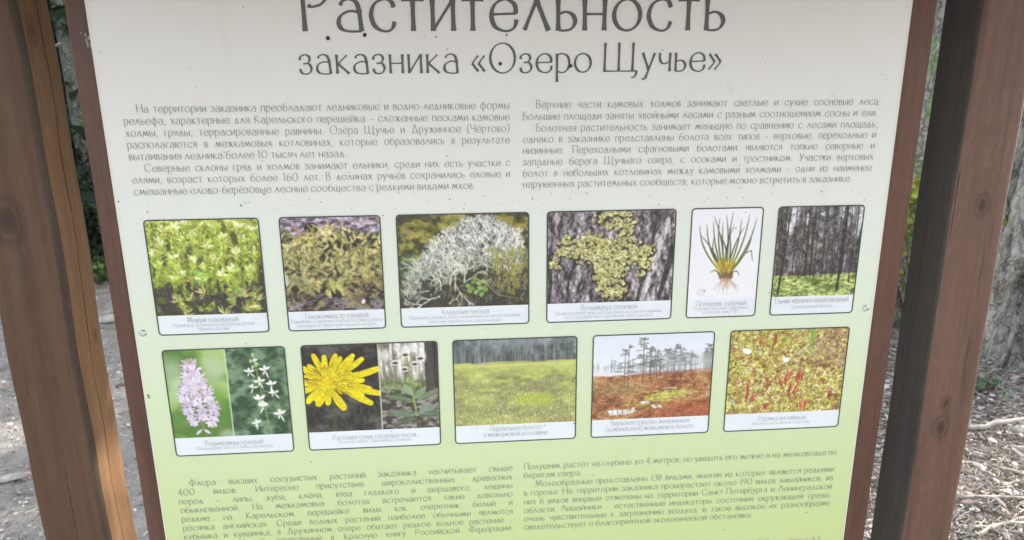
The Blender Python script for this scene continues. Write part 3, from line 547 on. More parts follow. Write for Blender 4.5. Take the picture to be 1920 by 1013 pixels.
# ---------------------------------------------------------------- lettering: a broad-nib alphabet drawn as strokes
def ellipse(cx, cy, rx, ry): return '=%g,%g %g,%g' % (cx, cy, rx, ry)
K = 1.55
GL = {
 'а': (.82, '~.12,.8 .2,.94 .42,1 .62,.9 .7,.66|-.7,.68 .75,0|~.7,.58 .42,.63 .14,.5 .04,.28 .13,.07 .4,-.01 .76,.0'),
 'б': (.84, '~.76,1.5 .6,1.4 .28,1.26 .08,.9 .04,.45 .14,.1 .42,0 .7,.12 .8,.46 .68,.8 .42,.9 .18,.78 .06,.5'),
 'в': (.64, '-.07,1 .07,0|~.07,.98 .34,1 .5,.88 .48,.66 .34,.55 .1,.54|~.32,.54 .52,.46 .6,.26 .5,.05 .28,0 .07,.0'),
 'г': (.52, '-.07,1 .07,0|-.0,.97 .52,.97'), 'д': (.9, '-.1,.02 .44,1|-.42,1 .8,.02|-.0,.02 .9,.02'),
 'е': (.86, '-.06,.52 .84,.55|~.83,.54 .78,.84 .48,1 .16,.84 .04,.5 .16,.13 .48,-.01 .72,.05 .82,.2 .84,.36'),
 'ж': (1.04, '-.52,1 .52,0|-.08,1 .5,.52|-.5,.52 .04,0|-.96,1 .54,.52|-.54,.52 1.02,0'),
 'з': (.66, '~.04,.72 .08,.9 .32,1 .52,.9 .54,.7 .4,.55 .2,.53|~.26,.54 .5,.52 .62,.28 .5,.05 .26,-.01 .08,.08 .03,.26'),
 'и': (.78, '-.06,1 .07,0|-.07,.02 .7,.98|-.71,1 .72,0'), 'й': (.78, '-.06,1 .07,0|-.07,.02 .7,.98|-.71,1 .72,0|~.2,1.36 .26,1.24 .4,1.2 .52,1.25 .58,1.36'),
 'к': (.72, '-.07,1 .07,0|-.62,.97 .12,.52|-.12,.52 .7,0'), 'л': (.86, '-.04,.02 .44,1|-.42,1 .82,0'),
 'м': (1.08, '-.04,0 .26,1|-.24,1 .54,.16|-.54,.16 .82,1|-.81,1 1.04,0'), 'н': (.78, '-.06,1 .07,0|-.72,1 .71,0|-.06,.53 .72,.53'),
 'о': (.94, '=.47,.5 .43,.5'), 'п': (.74, '-.07,1 .07,0|-.68,1 .68,0|-.03,.97 .7,.97'),
 'р': (.8, '-.07,1 .07,-.52|~.07,.92 .34,1 .64,.86 .74,.5 .62,.12 .36,-.01 .1,.05'),
 'с': (.8, '~.76,.74 .68,.93 .46,1 .16,.85 .04,.5 .16,.14 .46,-.01 .68,.07 .77,.3'), 'т': (.7, '-.35,1 .35,0|-.0,.97 .7,.97'),
 'у': (.74, '-.04,1 .38,.1|-.72,1 .22,-.36|~.24,-.34 .16,-.42 .02,-.38'), 'ф': (1.14, '-.57,1.38 .57,-.52|=.57,.5 .5,.5'),
 'х': (.76, '-.06,1 .72,0|-.68,1 .04,0'), 'ц': (.82, '-.06,1 .07,.02|-.66,1 .66,.02|-.04,.03 .82,.03|-.8,.03 .7,-.28'),
 'ч': (.7, '~.06,1 .07,.66 .2,.45 .42,.43 .64,.56|-.64,1 .64,0'), 'ш': (1.12, '-.07,1 .07,0|-.56,1 .56,0|-1.05,1 1.05,0|-.05,.03 1.07,.03'),
 'щ': (1.2, '-.07,1 .07,0|-.56,1 .56,0|-1.05,1 1.05,0|-.05,.03 1.2,.03|-1.18,.03 1.08,-.26'),
 'ъ': (.86, '-.0,.97 .28,.97|-.28,1 .28,0|~.28,.52 .54,.6 .74,.5 .82,.28 .7,.06 .46,0 .28,.02'),
 'ы': (1.0, '-.06,1 .07,0|~.07,.52 .3,.6 .5,.5 .58,.28 .48,.06 .28,0 .07,.02|-.93,1 .93,0'),
 'ь': (.66, '-.06,1 .07,0|~.07,.52 .32,.6 .54,.5 .62,.28 .5,.06 .28,0 .07,.02'),
 'э': (.78, '~.04,.78 .12,.94 .34,1 .62,.85 .74,.5 .62,.14 .34,-.01 .12,.07 .03,.24|-.28,.52 .73,.52'),
 'ю': (1.2, '-.07,1 .07,0|-.07,.53 .36,.53|=.76,.5 .4,.5'), 'я': (.7, '-.64,1 .64,0|~.64,.98 .34,1 .14,.9 .1,.7 .24,.54 .64,.52|-.4,.53 .02,0'),
 'Р': (.9, '-.08,K .09,0|~.0,1.5 .42,1.55 .76,1.42 .84,1.14 .66,.86 .36,.76 .24,.82'), 'О': (1.44, '=.72,.775 .66,.79'),
 'Щ': (1.98, '-.1,K .08,0|-.88,K .88,.03|-1.68,K 1.66,.03|-.06,.03 1.94,.03|~1.9,.04 1.86,-.16 1.76,-.3 1.6,-.32'),
 'Н': (1.14, '-.07,K .08,0|-1.06,K 1.06,0|-.08,.82 1.06,.82'), 'К': (1.0, '-.08,K .08,0|-.88,1.5 .14,.8|-.14,.8 .98,0'),
 'Д': (1.34, '-.14,.03 .66,K|-.64,K 1.2,.03|-.0,.03 1.34,.03'), 'Ч': (1.0, '~.06,K .07,1.05 .24,.74 .6,.7 .92,.84|-.92,K .92,0'),
 'С': (1.22, '~1.14,1.18 1.02,1.44 .72,K .24,1.34 .05,.78 .24,.2 .72,-.01 1.04,.12 1.18,.4'),
 'В': (.92, '-.08,K .08,0|~.08,1.52 .46,1.55 .7,1.38 .68,1.06 .46,.86 .12,.84|~.44,.85 .72,.74 .86,.42 .72,.08 .4,0 .08,.02'),
 'Б': (.92, '-.08,K .08,0|-.04,1.51 .78,1.51|~.08,.86 .42,.92 .74,.76 .86,.44 .7,.08 .38,0 .08,.02'), 'П': (1.06, '-.08,K .08,0|-.98,K .98,0|-.04,1.51 1.02,1.51'),
 'У': (1.0, '-.04,K .5,.5|-.96,K .36,.02|~.38,.04 .28,-.04 .12,.0'), 'Ф': (1.42, '-.71,1.7 .71,-.12|=.71,.78 .62,.58'),
 'И': (1.12, '-.07,K .08,0|-.08,.03 1.04,1.52|-1.05,K 1.05,0'), 'М': (1.5, '-.06,0 .3,K|-.28,K .76,.2|-.76,.2 1.2,K|-1.18,K 1.46,0'),
 'Л': (1.18, '-.05,.02 .6,K|-.58,K 1.14,0'), 'Г': (.8, '-.08,K .08,0|-.02,1.51 .8,1.51'), 'Е': (.86, '-.08,K .08,0|-.04,1.51 .8,1.51|-.08,.82 .66,.82|-.06,.03 .84,.03'),
 'З': (.92, '~.06,1.2 .16,1.48 .46,1.55 .76,1.4 .76,1.08 .54,.86 .3,.84|~.4,.85 .74,.76 .88,.42 .72,.08 .36,-.01 .1,.12 .03,.4'),
 '0': (1.1, '=.55,.75 .48,.77'), '1': (.5, '-.26,1.5 .26,0|-.28,1.5 .08,1.3'), '3': (.8, '~.08,1.3 .22,1.48 .42,1.5 .64,1.36 .64,1.04 .48,.84 .28,.82|~.36,.83 .62,.78 .74,.42 .6,.08 .32,-.01 .1,.1 .04,.26'),
 '4': (.96, '-.68,1.5 .68,0|-.68,1.5 .04,.42|-.02,.42 .94,.42'), '6': (.88, '~.74,1.5 .4,1.28 .12,.86 .06,.42 .2,.06 .46,-.01 .74,.1 .82,.44 .7,.76 .46,.86 .2,.74 .08,.5'),
 '8': (.84, '=.42,1.14 .3,.36|=.42,.39 .38,.4'), '9': (.88, '~.14,0 .5,.24 .76,.66 .82,1.1 .68,1.42 .42,1.5 .14,1.4 .06,1.06 .18,.76 .42,.66 .68,.78 .8,1.02'),
 ',': (.24, '~.14,.06 .16,-.06 .04,-.26'), '.': (.22, '-.1,.0 .1,.1'), '-': (.46, '-.04,.46 .42,.46'), '–': (.66, '-.04,.46 .62,.46'),
 '«': (.74, '-.36,.92 .04,.5|-.04,.5 .36,.08|-.7,.92 .38,.5|-.38,.5 .7,.08'), '»': (.74, '-.04,.92 .36,.5|-.36,.5 .04,.08|-.38,.92 .7,.5|-.7,.5 .38,.08'),
 '(': (.46, '~.42,1.62 .14,1.2 .06,.66 .14,.1 .42,-.32'), ')': (.46, '~.04,1.62 .32,1.2 .4,.66 .32,.1 .04,-.32'),
 '/': (.7, '-.66,1.6 .04,-.3'), ':': (.22, '-.1,.0 .1,.1|-.1,.74 .1,.84'), ';': (.24, '~.14,.06 .16,-.06 .04,-.26|-.1,.74 .1,.84'),
}
GL['ё'] = (.86, GL['е'][1]+'|-.28,1.26 .28,1.36|-.58,1.26 .58,1.36')
SIDE = .21
def glyph_lines(ch, nseg):
    out = []
    for st in GL[ch][1].replace('K', '1.55').split('|'):
        pts = [tuple(map(float, q.split(','))) for q in st[1:].split()]
        if st[0] == '=':
            (cx, cy), (rx, ry) = pts; n = nseg*5
            out.append(([(cx+rx*math.cos(6.28319*k/n), cy+ry*math.sin(6.28319*k/n)) for k in range(n)], 'o'))
        elif st[0] == '~':
            P = [pts[0]]+pts+[pts[-1]]; q = []
            for i in range(1, len(P)-2):
                for k in range(nseg):
                    t = k/nseg; a, b, c, d = P[i-1], P[i], P[i+1], P[i+2]
                    q.append(tuple(.5*(2*b[j]+(c[j]-a[j])*t+(2*a[j]-5*b[j]+4*c[j]-d[j])*t*t+(3*b[j]-a[j]-3*c[j]+d[j])*t**3) for j in (0, 1)))
            q.append(pts[-1]); out.append((q, 'c'))
        else:
            (x0, y0), (x1, y1) = pts; n = 4 if nseg > 3 else 1
            out.append(([(x0+(x1-x0)*k/n, y0+(y1-y0)*k/n) for k in range(n+1)], 's'))
    return out
GCACHE = {}
def ribbon(ch, nseg, wt):
    key = (ch, nseg, wt)
    if key in GCACHE: return GCACHE[key]
    V, F = [], []
    for si, (pts, typ) in enumerate(glyph_lines(ch, nseg)):
        n = len(pts); b0 = len(V); closed = typ == 'o'
        for i in range(n):
            a = pts[i-1] if (i or closed) else pts[i]; c = pts[(i+1) % n] if (i < n-1 or closed) else pts[i]
            dx, dy = c[0]-a[0], c[1]-a[1]; L = math.hypot(dx, dy) or 1; dx, dy = dx/L, dy/L
            w = wt*max(.5, abs(math.sin(math.atan2(dy, dx)-.3)))*.5
            if typ == 's' and n > 2:
                w *= .92+.3*abs(2*i/(n-1)-1)**3
            if typ == 'c' and i in (0, n-1): w *= .75
            V += [(pts[i][0]-dy*w, pts[i][1]+dx*w, si), (pts[i][0]+dy*w, pts[i][1]-dx*w, si)]
        for i in range(n if closed else n-1):
            j = (i+1) % n; F.append((b0+2*i, b0+2*i+1, b0+2*j+1, b0+2*j))
    GCACHE[key] = (V, F); return V, F
HS = .95
def natural(t, xh, sp=.5):
    w = 0
    for ch in t: w += (sp if ch == ' ' else GL[ch][0]+SIDE)*xh
    return w-SIDE*xh
def text_line(buf, t, x0, x1, z, xh, mode='fit', y=-.0008, nseg=3, wt=.125, zr=0.0):
    """one line of lettering on the board plane, millimetres in, metres out"""
    V, F = buf; sp = .5; hs = 1.0
    if mode == 'fit': hs = (x1-x0)/natural(t, xh)
    elif mode == 'just':
        hs = HS; ns = t.count(' '); w = natural(t, xh, 0)*hs; sp = (x1-x0-w)/(ns*xh*hs)
        if sp < .3:
            sp = .3; hs = (x1-x0)/natural(t, xh, sp)
    x = x0
    for ch in t:
        if ch == ' ': x += sp*xh*hs; continue
        gv, gf = ribbon(ch, nseg, wt); b = len(V)
        V += [((x+px*xh*hs)/1000, y-.00003*s_, (z+py*xh)/1000) for px, py, s_ in gv]
        F += [tuple(b+i for i in f) for f in gf]
        x += (GL[ch][0]+SIDE)*xh*hs
# ---------------------------------------------------------------- ground
def gz(x, y):
    return .018*math.sin(x*1.3+.5)*math.sin(y*1.1)+.012*math.sin(x*3.1+y*2.3)+(.02*max(0, math.hypot(x, y)-9) if math.hypot(x, y) > 9 else 0)
rs = np.random.RandomState(3)
def ground_sheet():
    a = np.concatenate([np.linspace(-90, -12, 12)[:-1], np.linspace(-12, -5, 22)[:-1], np.linspace(-5, 5, 240), np.linspace(5, 12, 22)[1:], np.linspace(12, 90, 12)[1:]])
    n = len(a); X, Y = np.meshgrid(a, a+2.0)
    Z = np.vectorize(gz)(X, Y)
    nz = vnoise(n, n, 5, 5, 5, 4)+.0; nf = vnoise(n, n, 1.6, 1.6, 6, 2)
    near = (np.abs(X) < 5) & (np.abs(Y-2) < 5)
    Z += np.where(near, (nz-.5)*.05+(nf-.5)*.022, 0)
    V = np.stack([X.ravel(), Y.ravel(), Z.ravel()], 1)
    i = np.arange(n*n).reshape(n, n); F = np.stack([i[:-1, :-1].ravel(), i[:-1, 1:].ravel(), i[1:, 1:].ravel(), i[1:, :-1].ravel()], 1)
    m = NT('soil', .95, .2)
    big = m.noise(.8, detail=3); mid = m.noise(9, detail=6); fine = m.noise(70, detail=5, rough=.7); peb = m.n('ShaderNodeTexVoronoi'); peb.inputs['Scale'].default_value = 60; m.l(m.co(), peb.inputs['Vector'])
    c = m.ramp(m.math('ADD', m.math('MULTIPLY', mid, .5), m.math('MULTIPLY', fine, .5)), [(.3, (.16, .15, .143)), (.46, (.36, .345, .335)), (.62, (.48, .465, .455)), (.78, (.6, .585, .575))])
    brown = m.ramp(fine, [(.3, (.1, .085, .07)), (.55, (.27, .235, .2)), (.75, (.42, .38, .34))])
    sx = m.n('ShaderNodeSeparateXYZ'); m.l(m.co(), sx.inputs[0])
    f = m.ramp(m.math('ADD', m.math('MULTIPLY', sx.outputs[0], .22), m.math('MULTIPLY', big, .6)), [(.35, 0), (.6, 1)])   # bare path on the left, litter soil on the right
    m.l(m.math('ADD', m.math('MULTIPLY', fine, .7), m.math('MULTIPLY', peb.outputs['Distance'], .3)), m.b.inputs['Roughness']) if 0 else None
    m.bump(m.math('ADD', fine, m.math('MULTIPLY', peb.outputs['Distance'], .5)), .012, .8)
    return tag(mesh_obj('ground', V, F, m.base(m.mix(c, brown, f)), smooth=True), kind='structure')
ground_sheet()

vc = NT('litter', .85, .25); VC = vc.base(vc.attr())
def scatter(name, n, area, size, flat, palette, seed, elong=2.0, lift=.012, label=None):
    """little irregular flat pieces lying on the ground: stones, chips, bark, dead leaves"""
    r = random.Random(seed); V, F, cols = [], [], []
    for i in range(n):
        x, y = area(r); s = size(r); a = r.uniform(0, 6.28); k = r.choice((5, 6, 7)); el = r.uniform(1, elong)
        tilt = Matrix.Rotation(a, 3, 'Z') @ Matrix.Rotation(r.gauss(0, .3), 3, 'X') @ Matrix.Rotation(r.gauss(0, .3), 3, 'Y')
        base = Vector((x, y, gz(x, y)+lift*r.uniform(.1, 1.3))); b = len(V); g_ = r.gauss(0, 16); col = lin([max(0, q+g_+r.gauss(0, 3)) for q in r.choice(palette)])
        ring = []
        for j in range(k):
            t = 6.28*j/k+r.uniform(-.25, .25); q = s*r.uniform(.75, 1.1); ring.append((q*math.cos(t)*el, q*math.sin(t)))
        curl = r.uniform(-.3, .5)*s*flat
        for sc, zz in ((1, 0), (.72, flat*s)):
            for px, py in ring: V.append(base+tilt @ Vector((px*sc, py*sc, zz+curl*(px/(s*el))**2))); cols.append([q*(.8 if zz == 0 else 1) for q in col])
        V.append(base+tilt @ Vector((0, 0, flat*s*1.15))); cols.append(col)
        for j in range(k):
            F.append((b+j, b+(j+1) % k, b+k+(j+1) % k, b+k+j)); F.append((b+k+j, b+k+(j+1) % k, b+2*k))
    return tag(mesh_obj(name, V, F, VC, cols=cols), kind='stuff', label=label)
def needles(name, n, area, palette, seed, L=(.03, .09), w=.0011):
    r = random.Random(seed); V, F, cols = [], [], []
    for i in range(n):
        x, y = area(r); a = r.uniform(0, 6.28); l = r.uniform(*L); b = len(V); z = gz(x, y)+r.uniform(.006, .035); dz = r.gauss(0, .12)*l; ww = w*r.uniform(.6, 1.8)
        ca, sa = math.cos(a), math.sin(a); bend = r.gauss(0, .12)*l; g_ = r.gauss(0, 16); col = lin([max(0, q+g_) for q in r.choice(palette)])
        for t, o in ((0, 0), (.5, bend), (1, 0)):
            px, py, pz = x+ca*l*t-sa*o, y+sa*l*t+ca*o, z+dz*t
            V += [(px-sa*ww, py+ca*ww, pz), (px+sa*ww, py-ca*ww, pz), (px, py, pz+ww*1.6)]; cols += [col]*3
        for q in (0, 3):
            for e in ((0, 1), (1, 2), (2, 0)): F.append((b+q+e[0], b+q+e[1], b+q+3+e[1], b+q+3+e[0]))
    return tag(mesh_obj(name, V, F, VC, cols=cols), kind='stuff')
def area_left(r):
    if r.random() < .6: t = r.random()**1.2; y = .6+t*5; return (-1.0-y*.42-r.uniform(-.6, 1.3), y)
    return (r.uniform(-5, -.5), r.uniform(-1, 6))
def area_right(r):
    if r.random() < .75: t = r.random(); y = .3+t*2.6; return (1.0+y*.52+r.uniform(-.3, 1.6), y)
    return (r.uniform(.2, 5), r.uniform(-1, 6))
scatter('gravel', 20000, area_left, lambda r: min(.026, .0034*math.exp(r.gauss(0, .55))), .55, [(184, 181, 179), (160, 157, 155), (200, 198, 196), (134, 128, 122), (170, 162, 154), (216, 214, 211)], 1, 1.7, .012)
scatter('leaf_litter', 19000, area_right, lambda r: min(.018, .0042*math.exp(r.gauss(0, .6))), .16, [(186, 182, 177), (170, 165, 160), (198, 195, 191), (150, 142, 136), (174, 160, 152), (208, 206, 204), (162, 157, 154), (130, 122, 117), (176, 172, 169)], 2, 3.2, .03)
needles('needle_litter', 22000, area_right, [(192, 188, 183), (166, 159, 153), (206, 203, 199), (142, 134, 127), (122, 113, 105)], 4)
needles('needle_debris', 2500, area_left, [(176, 168, 160), (130, 120, 112), (196, 192, 186)], 5, (.015, .06))

def branch_mesh(pts, r0, r1, seg=6, seed=0):
    r = random.Random(seed); V, F = [], []; n = len(pts)
    for i, p in enumerate(pts):
        p = Vector(p); d = (Vector(pts[min(n-1, i+1)])-Vector(pts[max(0, i-1)])).normalized()
        u = d.cross(Vector((.3, .2, .93))).normalized(); v = d.cross(u); rad = r0+(r1-r0)*i/(n-1)
        for j in range(seg):
            a = 6.283*j/seg; V.append(p+(u*math.cos(a)+v*math.sin(a))*rad*r.uniform(.85, 1.15))
        if i:
            for j in range(seg): F.append(((i-1)*seg+j, (i-1)*seg+(j+1) % seg, i*seg+(j+1) % seg, i*seg+j))
    F.append(tuple(range(seg))[::-1]); F.append(tuple(range((n-1)*seg, n*seg)))
    return V, F
def wiggle(a, b, n, amp, seed):
    r = random.Random(seed); out = []
    for i in range(n+1):
        t = i/n; k = amp*math.sin(t*3.14)
        out.append((a[0]+(b[0]-a[0])*t+r.uniform(-1, 1)*k, a[1]+(b[1]-a[1])*t+r.uniform(-1, 1)*k, a[2]+(b[2]-a[2])*t+r.uniform(-.4, .4)*k))
    return out
tw = NT('dead_twig', .8, .3)
TW = tw.base(tw.ramp(tw.noise(30, (1, 1, 1), 4), [(.3, (.26, .235, .21)), (.55, (.46, .43, .4)), (.75, (.6, .575, .55))]))
def twig(a, b, r0, r1, seed, label, amp=.03, forks=(), group=None):
    A = (a[0], a[1], gz(*a)+.03); B = (b[0], b[1], gz(*b)+.045); p = wiggle(A, B, 12, amp, seed)
    V, F = branch_mesh(p, r0, r1, 7, seed)
    for k, (i, dx, dy, dz) in enumerate(forks):
        q = p[i]; V2, F2 = branch_mesh(wiggle(q, (q[0]+dx, q[1]+dy, q[2]+dz), 6, .012, seed+k+9), r0*.6, r1*.5, 6, seed+k)
        b0 = len(V); V = V+V2; F = F+[tuple(i_+b0 for i_ in f) for f in F2]
    tag(mesh_obj('fallen_branch', V, F, TW, smooth=True), label, 'branch', 'fallen branches on the litter')
twig((1.92, 1.72), (3.0, 1.86), .011, .008, 3, 'thickest pale fallen branch lying across the litter just in front of the tree foot', .03, ((6, .2, -.16, .0),))
twig((2.1, 1.46), (2.42, 1.13), .0065, .0045, 4, 'short straight bare stick slanting down to the right beside the right post', .01)
twig((1.75, 1.22), (2.7, 1.16), .006, .005, 5, 'long thin bare stick lying level across the litter low at the right', .02, ((4, -.2, -.12, .0), (8, .2, .1, .0)))
twig((1.66, .99), (2.36, 1.26), .0055, .004, 6, 'thin curved stick running up from the foot of the right post', .03)
twig((1.66, 1.04), (2.12, 1.03), .006, .004, 7, 'thinnest grey twig nearest the right post', .015)
twig((2.3, 1.62), (2.7, 1.5), .009, .007, 8, 'short thick broken stick between the two lowest branches and the tree', .012)

st = NT('pale_wood_chip', .8, .3); ST = st.base(st.ramp(st.noise(25), [(.3, (.34, .33, .31)), (.7, (.62, .61, .59))]))
def stone(x, y, sx, sy, sz, rz, name, label, cat, seed, mat=None):
    r = random.Random(seed); bm = bmesh.new(); bmesh.ops.create_icosphere(bm, subdivisions=3, radius=1)
    for v in bm.verts:
        k = 1+.22*math.sin(v.co.x*3+seed)*math.cos(v.co.y*4+seed*2)+.1*math.sin(v.co.z*7+v.co.x*5)
        v.co = Matrix.Rotation(rz, 3, 'Z') @ Vector((v.co.x*sx*k, v.co.y*sy*k, max(-.4, v.co.z)*sz*k))+Vector((x, y, gz(x, y)+sz*.55+.008))
    tag(bm_obj(name, bm, mat or ST, smooth=True), label, cat)
stone(-1.99, 1.79, .075, .022, .016, .35, 'wood_chip', 'long pale wood chip lying on the grey ground left of the left post', 'wood chip', 1)
stone(-2.44, 3.74, .06, .035, .03, .2, 'stone', 'pale stone on the ground in the gap beside the left post', 'stone', 2)
stone(-3.2, 3.05, .07, .04, .035, .5, 'stone', 'grey stone on the bare ground far left of the left post', 'stone', 3)
stone(2.47, 1.78, .06, .028, .02, -.5, 'wood_chip', 'bluish white chip lying on the litter beside the right post', 'wood chip', 4)
stone(2.72, 1.83, .08, .02, .015, .1, 'wood_chip', 'flat white chip on the litter below the thick branch', 'wood chip', 5)

# ---------------------------------------------------------------- the information stand
STAND = empty('information_stand', (0, .04, 0), 'brown wooden stand holding a pale green panel of text and plant pictures', 'information board', None)
W_RIGHT = wood('red_brown_stain', (.066, .035, .026), (.134, .076, .058), (.178, .106, .083), .5, ((.719, -.005, 1.018, .02), (.722, -.005, 1.062, .012), (.727, -.005, 1.40, .016)))
W_STRIP = wood('plank_stain', (.054, .025, .018), (.105, .051, .037), (.138, .071, .053), .45)
def post(name, cx, w, mat, crack=False, lean=0.0, seed=0):
    yf, yb, R = -.006, .087, .011; r = random.Random(seed)
    x0, x1 = cx-w/2, cx+w/2
    prof = []
    for (px, py, a0) in ((x0+R, yf+R, 180), (x1-R, yf+R, 270), (x1-R, yb-R, 0), (x0+R, yb-R, 90)):
        for k in range(5):
            a = math.radians(a0+22.5*k); prof.append((px+R*math.cos(a), py+R*math.sin(a)))
        if a0 == 270 and crack: prof += [('c', -1), ('c', 0), ('c', 1)]
    zs = [-.35+2.249*i/120 for i in range(121)]; V, F = [], []; n = len(prof)
    for z in zs:
        wob = .0012*math.sin(z*9+seed)+.0008*math.sin(z*23+seed*2)
        t = min(1, max(0, (z-.9)/.25)); cw = .0013*(.35+.65*t)*(1+.4*math.sin(z*31)); cd = .012*t+.0003
        cy = .043+.004*math.sin(z*4.2+.6)+.0012*math.sin(z*37)+(z-1.3)*.006
        for p in prof:
            if p[0] == 'c': x = x1-(cd if p[1] == 0 else 0); y = cy+p[1]*cw
            else: x, y = p
            V.append((x+wob, y+wob*.6, z))
    for i in range(len(zs)-1):
        for j in range(n): F.append((i*n+j, i*n+(j+1) % n, (i+1)*n+(j+1) % n, (i+1)*n+j))
    F.append(tuple(range((len(zs)-1)*n, len(zs)*n)))
    return mesh_obj(name, V, F, mat, STAND)
W_LEFT = wood('left_post_stain', (.042, .020, .011), (.09, .046, .026), (.13, .074, .046), .55, ((-.724, -.005, 1.408, .03), (-.662, .02, 1.66, .012)))
pl = post('post', -.7115, .1, W_LEFT, True, seed=1)
tag(pl, 'left post with a long drying crack')
# weathered, paler stain on the inner face of the left post
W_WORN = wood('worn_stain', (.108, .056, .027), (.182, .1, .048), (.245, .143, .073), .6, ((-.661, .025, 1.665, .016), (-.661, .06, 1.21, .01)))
pl.data.materials.append(W_WORN); pl.data.materials.append(wood('dark_edge', (.032, .022, .016), (.055, .037, .027), (.08, .055, .042), .55))
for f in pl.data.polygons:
    if f.normal.x > .2 and f.normal.y < -.1: f.material_index = 2  # rounded front corner in a darker tone
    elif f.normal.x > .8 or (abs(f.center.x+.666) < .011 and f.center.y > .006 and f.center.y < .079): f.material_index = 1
pr = tag(post('post', .7265, .095, W_RIGHT, seed=5), 'right post without a crack, its inner face dark')
pr.data.materials.append(wood('shaded_stain', (.036, .032, .029), (.06, .054, .05), (.085, .074, .067), .6))  # inner face darker and greyer, its shade put into the stain colour
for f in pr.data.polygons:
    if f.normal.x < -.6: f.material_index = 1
def plank(x0, x1, z0, z1, y0=.0045, y1=.024, name='side_plank', mat=None, bev=.0025):
    bm = bmesh.new(); add_box(bm, x0, x1, y0, y1, z0, z1, bev); return bm_obj(name, bm, mat or W_STRIP, STAND)
pk = plank(-.6045, -.5, .56, 1.88)
plank(.5, .6165, .56, 1.88)
plank(-.71, .71, 1.79, 1.89, .0905, .12, 'cross_rail'); plank(-.71, .71, .56, .66, .0905, .12, 'cross_rail')
for sx in (-.55, .55):
    for z in (.61, 1.84): plank(sx-.03, sx+.03, z-.03, z+.03, .0245, .0900, 'spacer_block')
# unseen roof added over the posts, overhang sized to shade the panel top
bm = bmesh.new()
for sgn in (-1, 1):
    for i in range(6):
        b2 = bmesh.new(); y0 = i*.105; add_box(b2, -1.0, 1.0, y0, y0+.102, 0, .02, .002)
        bmesh.ops.transform(b2, matrix=Matrix.Translation((0, .04, 2.10)) @ Matrix.Rotation(0 if sgn > 0 else math.pi, 4, 'Z') @ Matrix.Rotation(-.5, 4, 'X'), verts=b2.verts)
        me = bpy.data.meshes.new('t'); b2.to_mesh(me); b2.free(); bm.from_mesh(me); bpy.data.meshes.remove(me)
for x in (-.7115, .7265):
    add_box(bm, x-.04, x+.04, .0, .08, 1.90, 2.09, .002)
    add_box(bm, x-.03, x+.03, -.22, .3, 1.86, 1.899, .002)
bm_obj('added_roof', bm, W_STRIP, STAND)

# the printed panel
def panel_mat():
    m = NT('printed_panel', .34, .5)
    sep = m.n('ShaderNodeSeparateXYZ'); m.l(m.co(), sep.inputs[0])
    blot = m.noise(3.2, detail=3)
    z = m.math('ADD', sep.outputs[2], m.math('MULTIPLY', m.math('SUBTRACT', blot, .5), .05))
    t = m.math('DIVIDE', m.math('SUBTRACT', z, .6), 1.2)
    L = lambda c: [v*.9 for v in lin(c)]
    c = m.ramp(t, [(.0, L((190, 212, 136))), (.19, L((200, 220, 155))), (.30, L((207, 226, 173))), (.42, L((214, 232, 194))), (.53, L((222, 236, 216))), (.66, L((228, 237, 231))), (.8, L((231, 234, 233)))])
    haze_ = m.noise(14, detail=6, rough=.7)
    c = m.mix(c, (.62, .66, .56), m.ramp(haze_, [(.56, 0), (.8, .22)]))
    drip = m.noise(26, (1, 1, .09), 4, (2, 5, 1)); c = m.mix(c, (.52, .54, .44), m.ramp(drip, [(.58, 0), (.78, .16)]))
    fine = m.noise(420, detail=2)
    c = m.mix(c, (.3, .32, .26), m.ramp(fine, [(.68, 0), (.8, .35)]))
    m.l(m.ramp(m.noise(6, detail=5), [(.3, .26), (.7, .44)]), m.b.inputs['Roughness'])
    m.bump(m.noise(5, detail=2), .004, .06)
    return m.base(c)
bm = bmesh.new(); add_box(bm, -.5757, .5757, 0, .004, .60, 1.775, .0006)
PANEL = bm_obj('panel', bm, panel_mat(), STAND)
mar = NT('pale_margin', .4, .5); bm = bmesh.new()
for x0, x1, z0, z1 in ((-.5753, -.5736, .601, 1.774), (.5736, .5753, .601, 1.774), (-.5735, .5735, 1.7722, 1.7739), (-.5735, .5735, .6011, .6028)):
    bm.faces.new([bm.verts.new(v) for v in ((x0, -.0004, z0), (x1, -.0004, z0), (x1, -.0004, z1), (x0, -.0004, z1))])
bm_obj('unprinted_margin', bm, mar.base([.74, .73, .68]), PANEL)
ink = NT('grey_ink', .4, .5); INK = ink.base([.085, .094, .094])
ink2 = NT('pale_grey_ink', .4, .5); INK2 = ink2.base([.2, .225, .205])
ink3 = NT('caption_ink', .4, .5); INK3 = ink3.base([.26, .285, .29])
def lettering(name, rows, mat, parent=None, **kw):
    buf = ([], [])
    for t, x0, x1, z, xh, mode in rows: text_line(buf, t, x0, x1, z, xh, mode, **kw)
    return mesh_obj(name, buf[0], buf[1], mat, parent or PANEL)
lettering('title_lettering', [('Растительность', -294.5, 297.5, 1661, 41.5, 'fit')], INK, nseg=8, wt=.15)
lettering('subtitle_lettering', [('заказника', -302, -82, 1604.6, 25.6, 'fit'), ('«Озеро', -64, 107, 1604.4, 25.6, 'fit'), ('Щучье»', 124, 297, 1604.8, 25.6, 'fit')], INK, nseg=7, wt=.14)
XH = 7.6
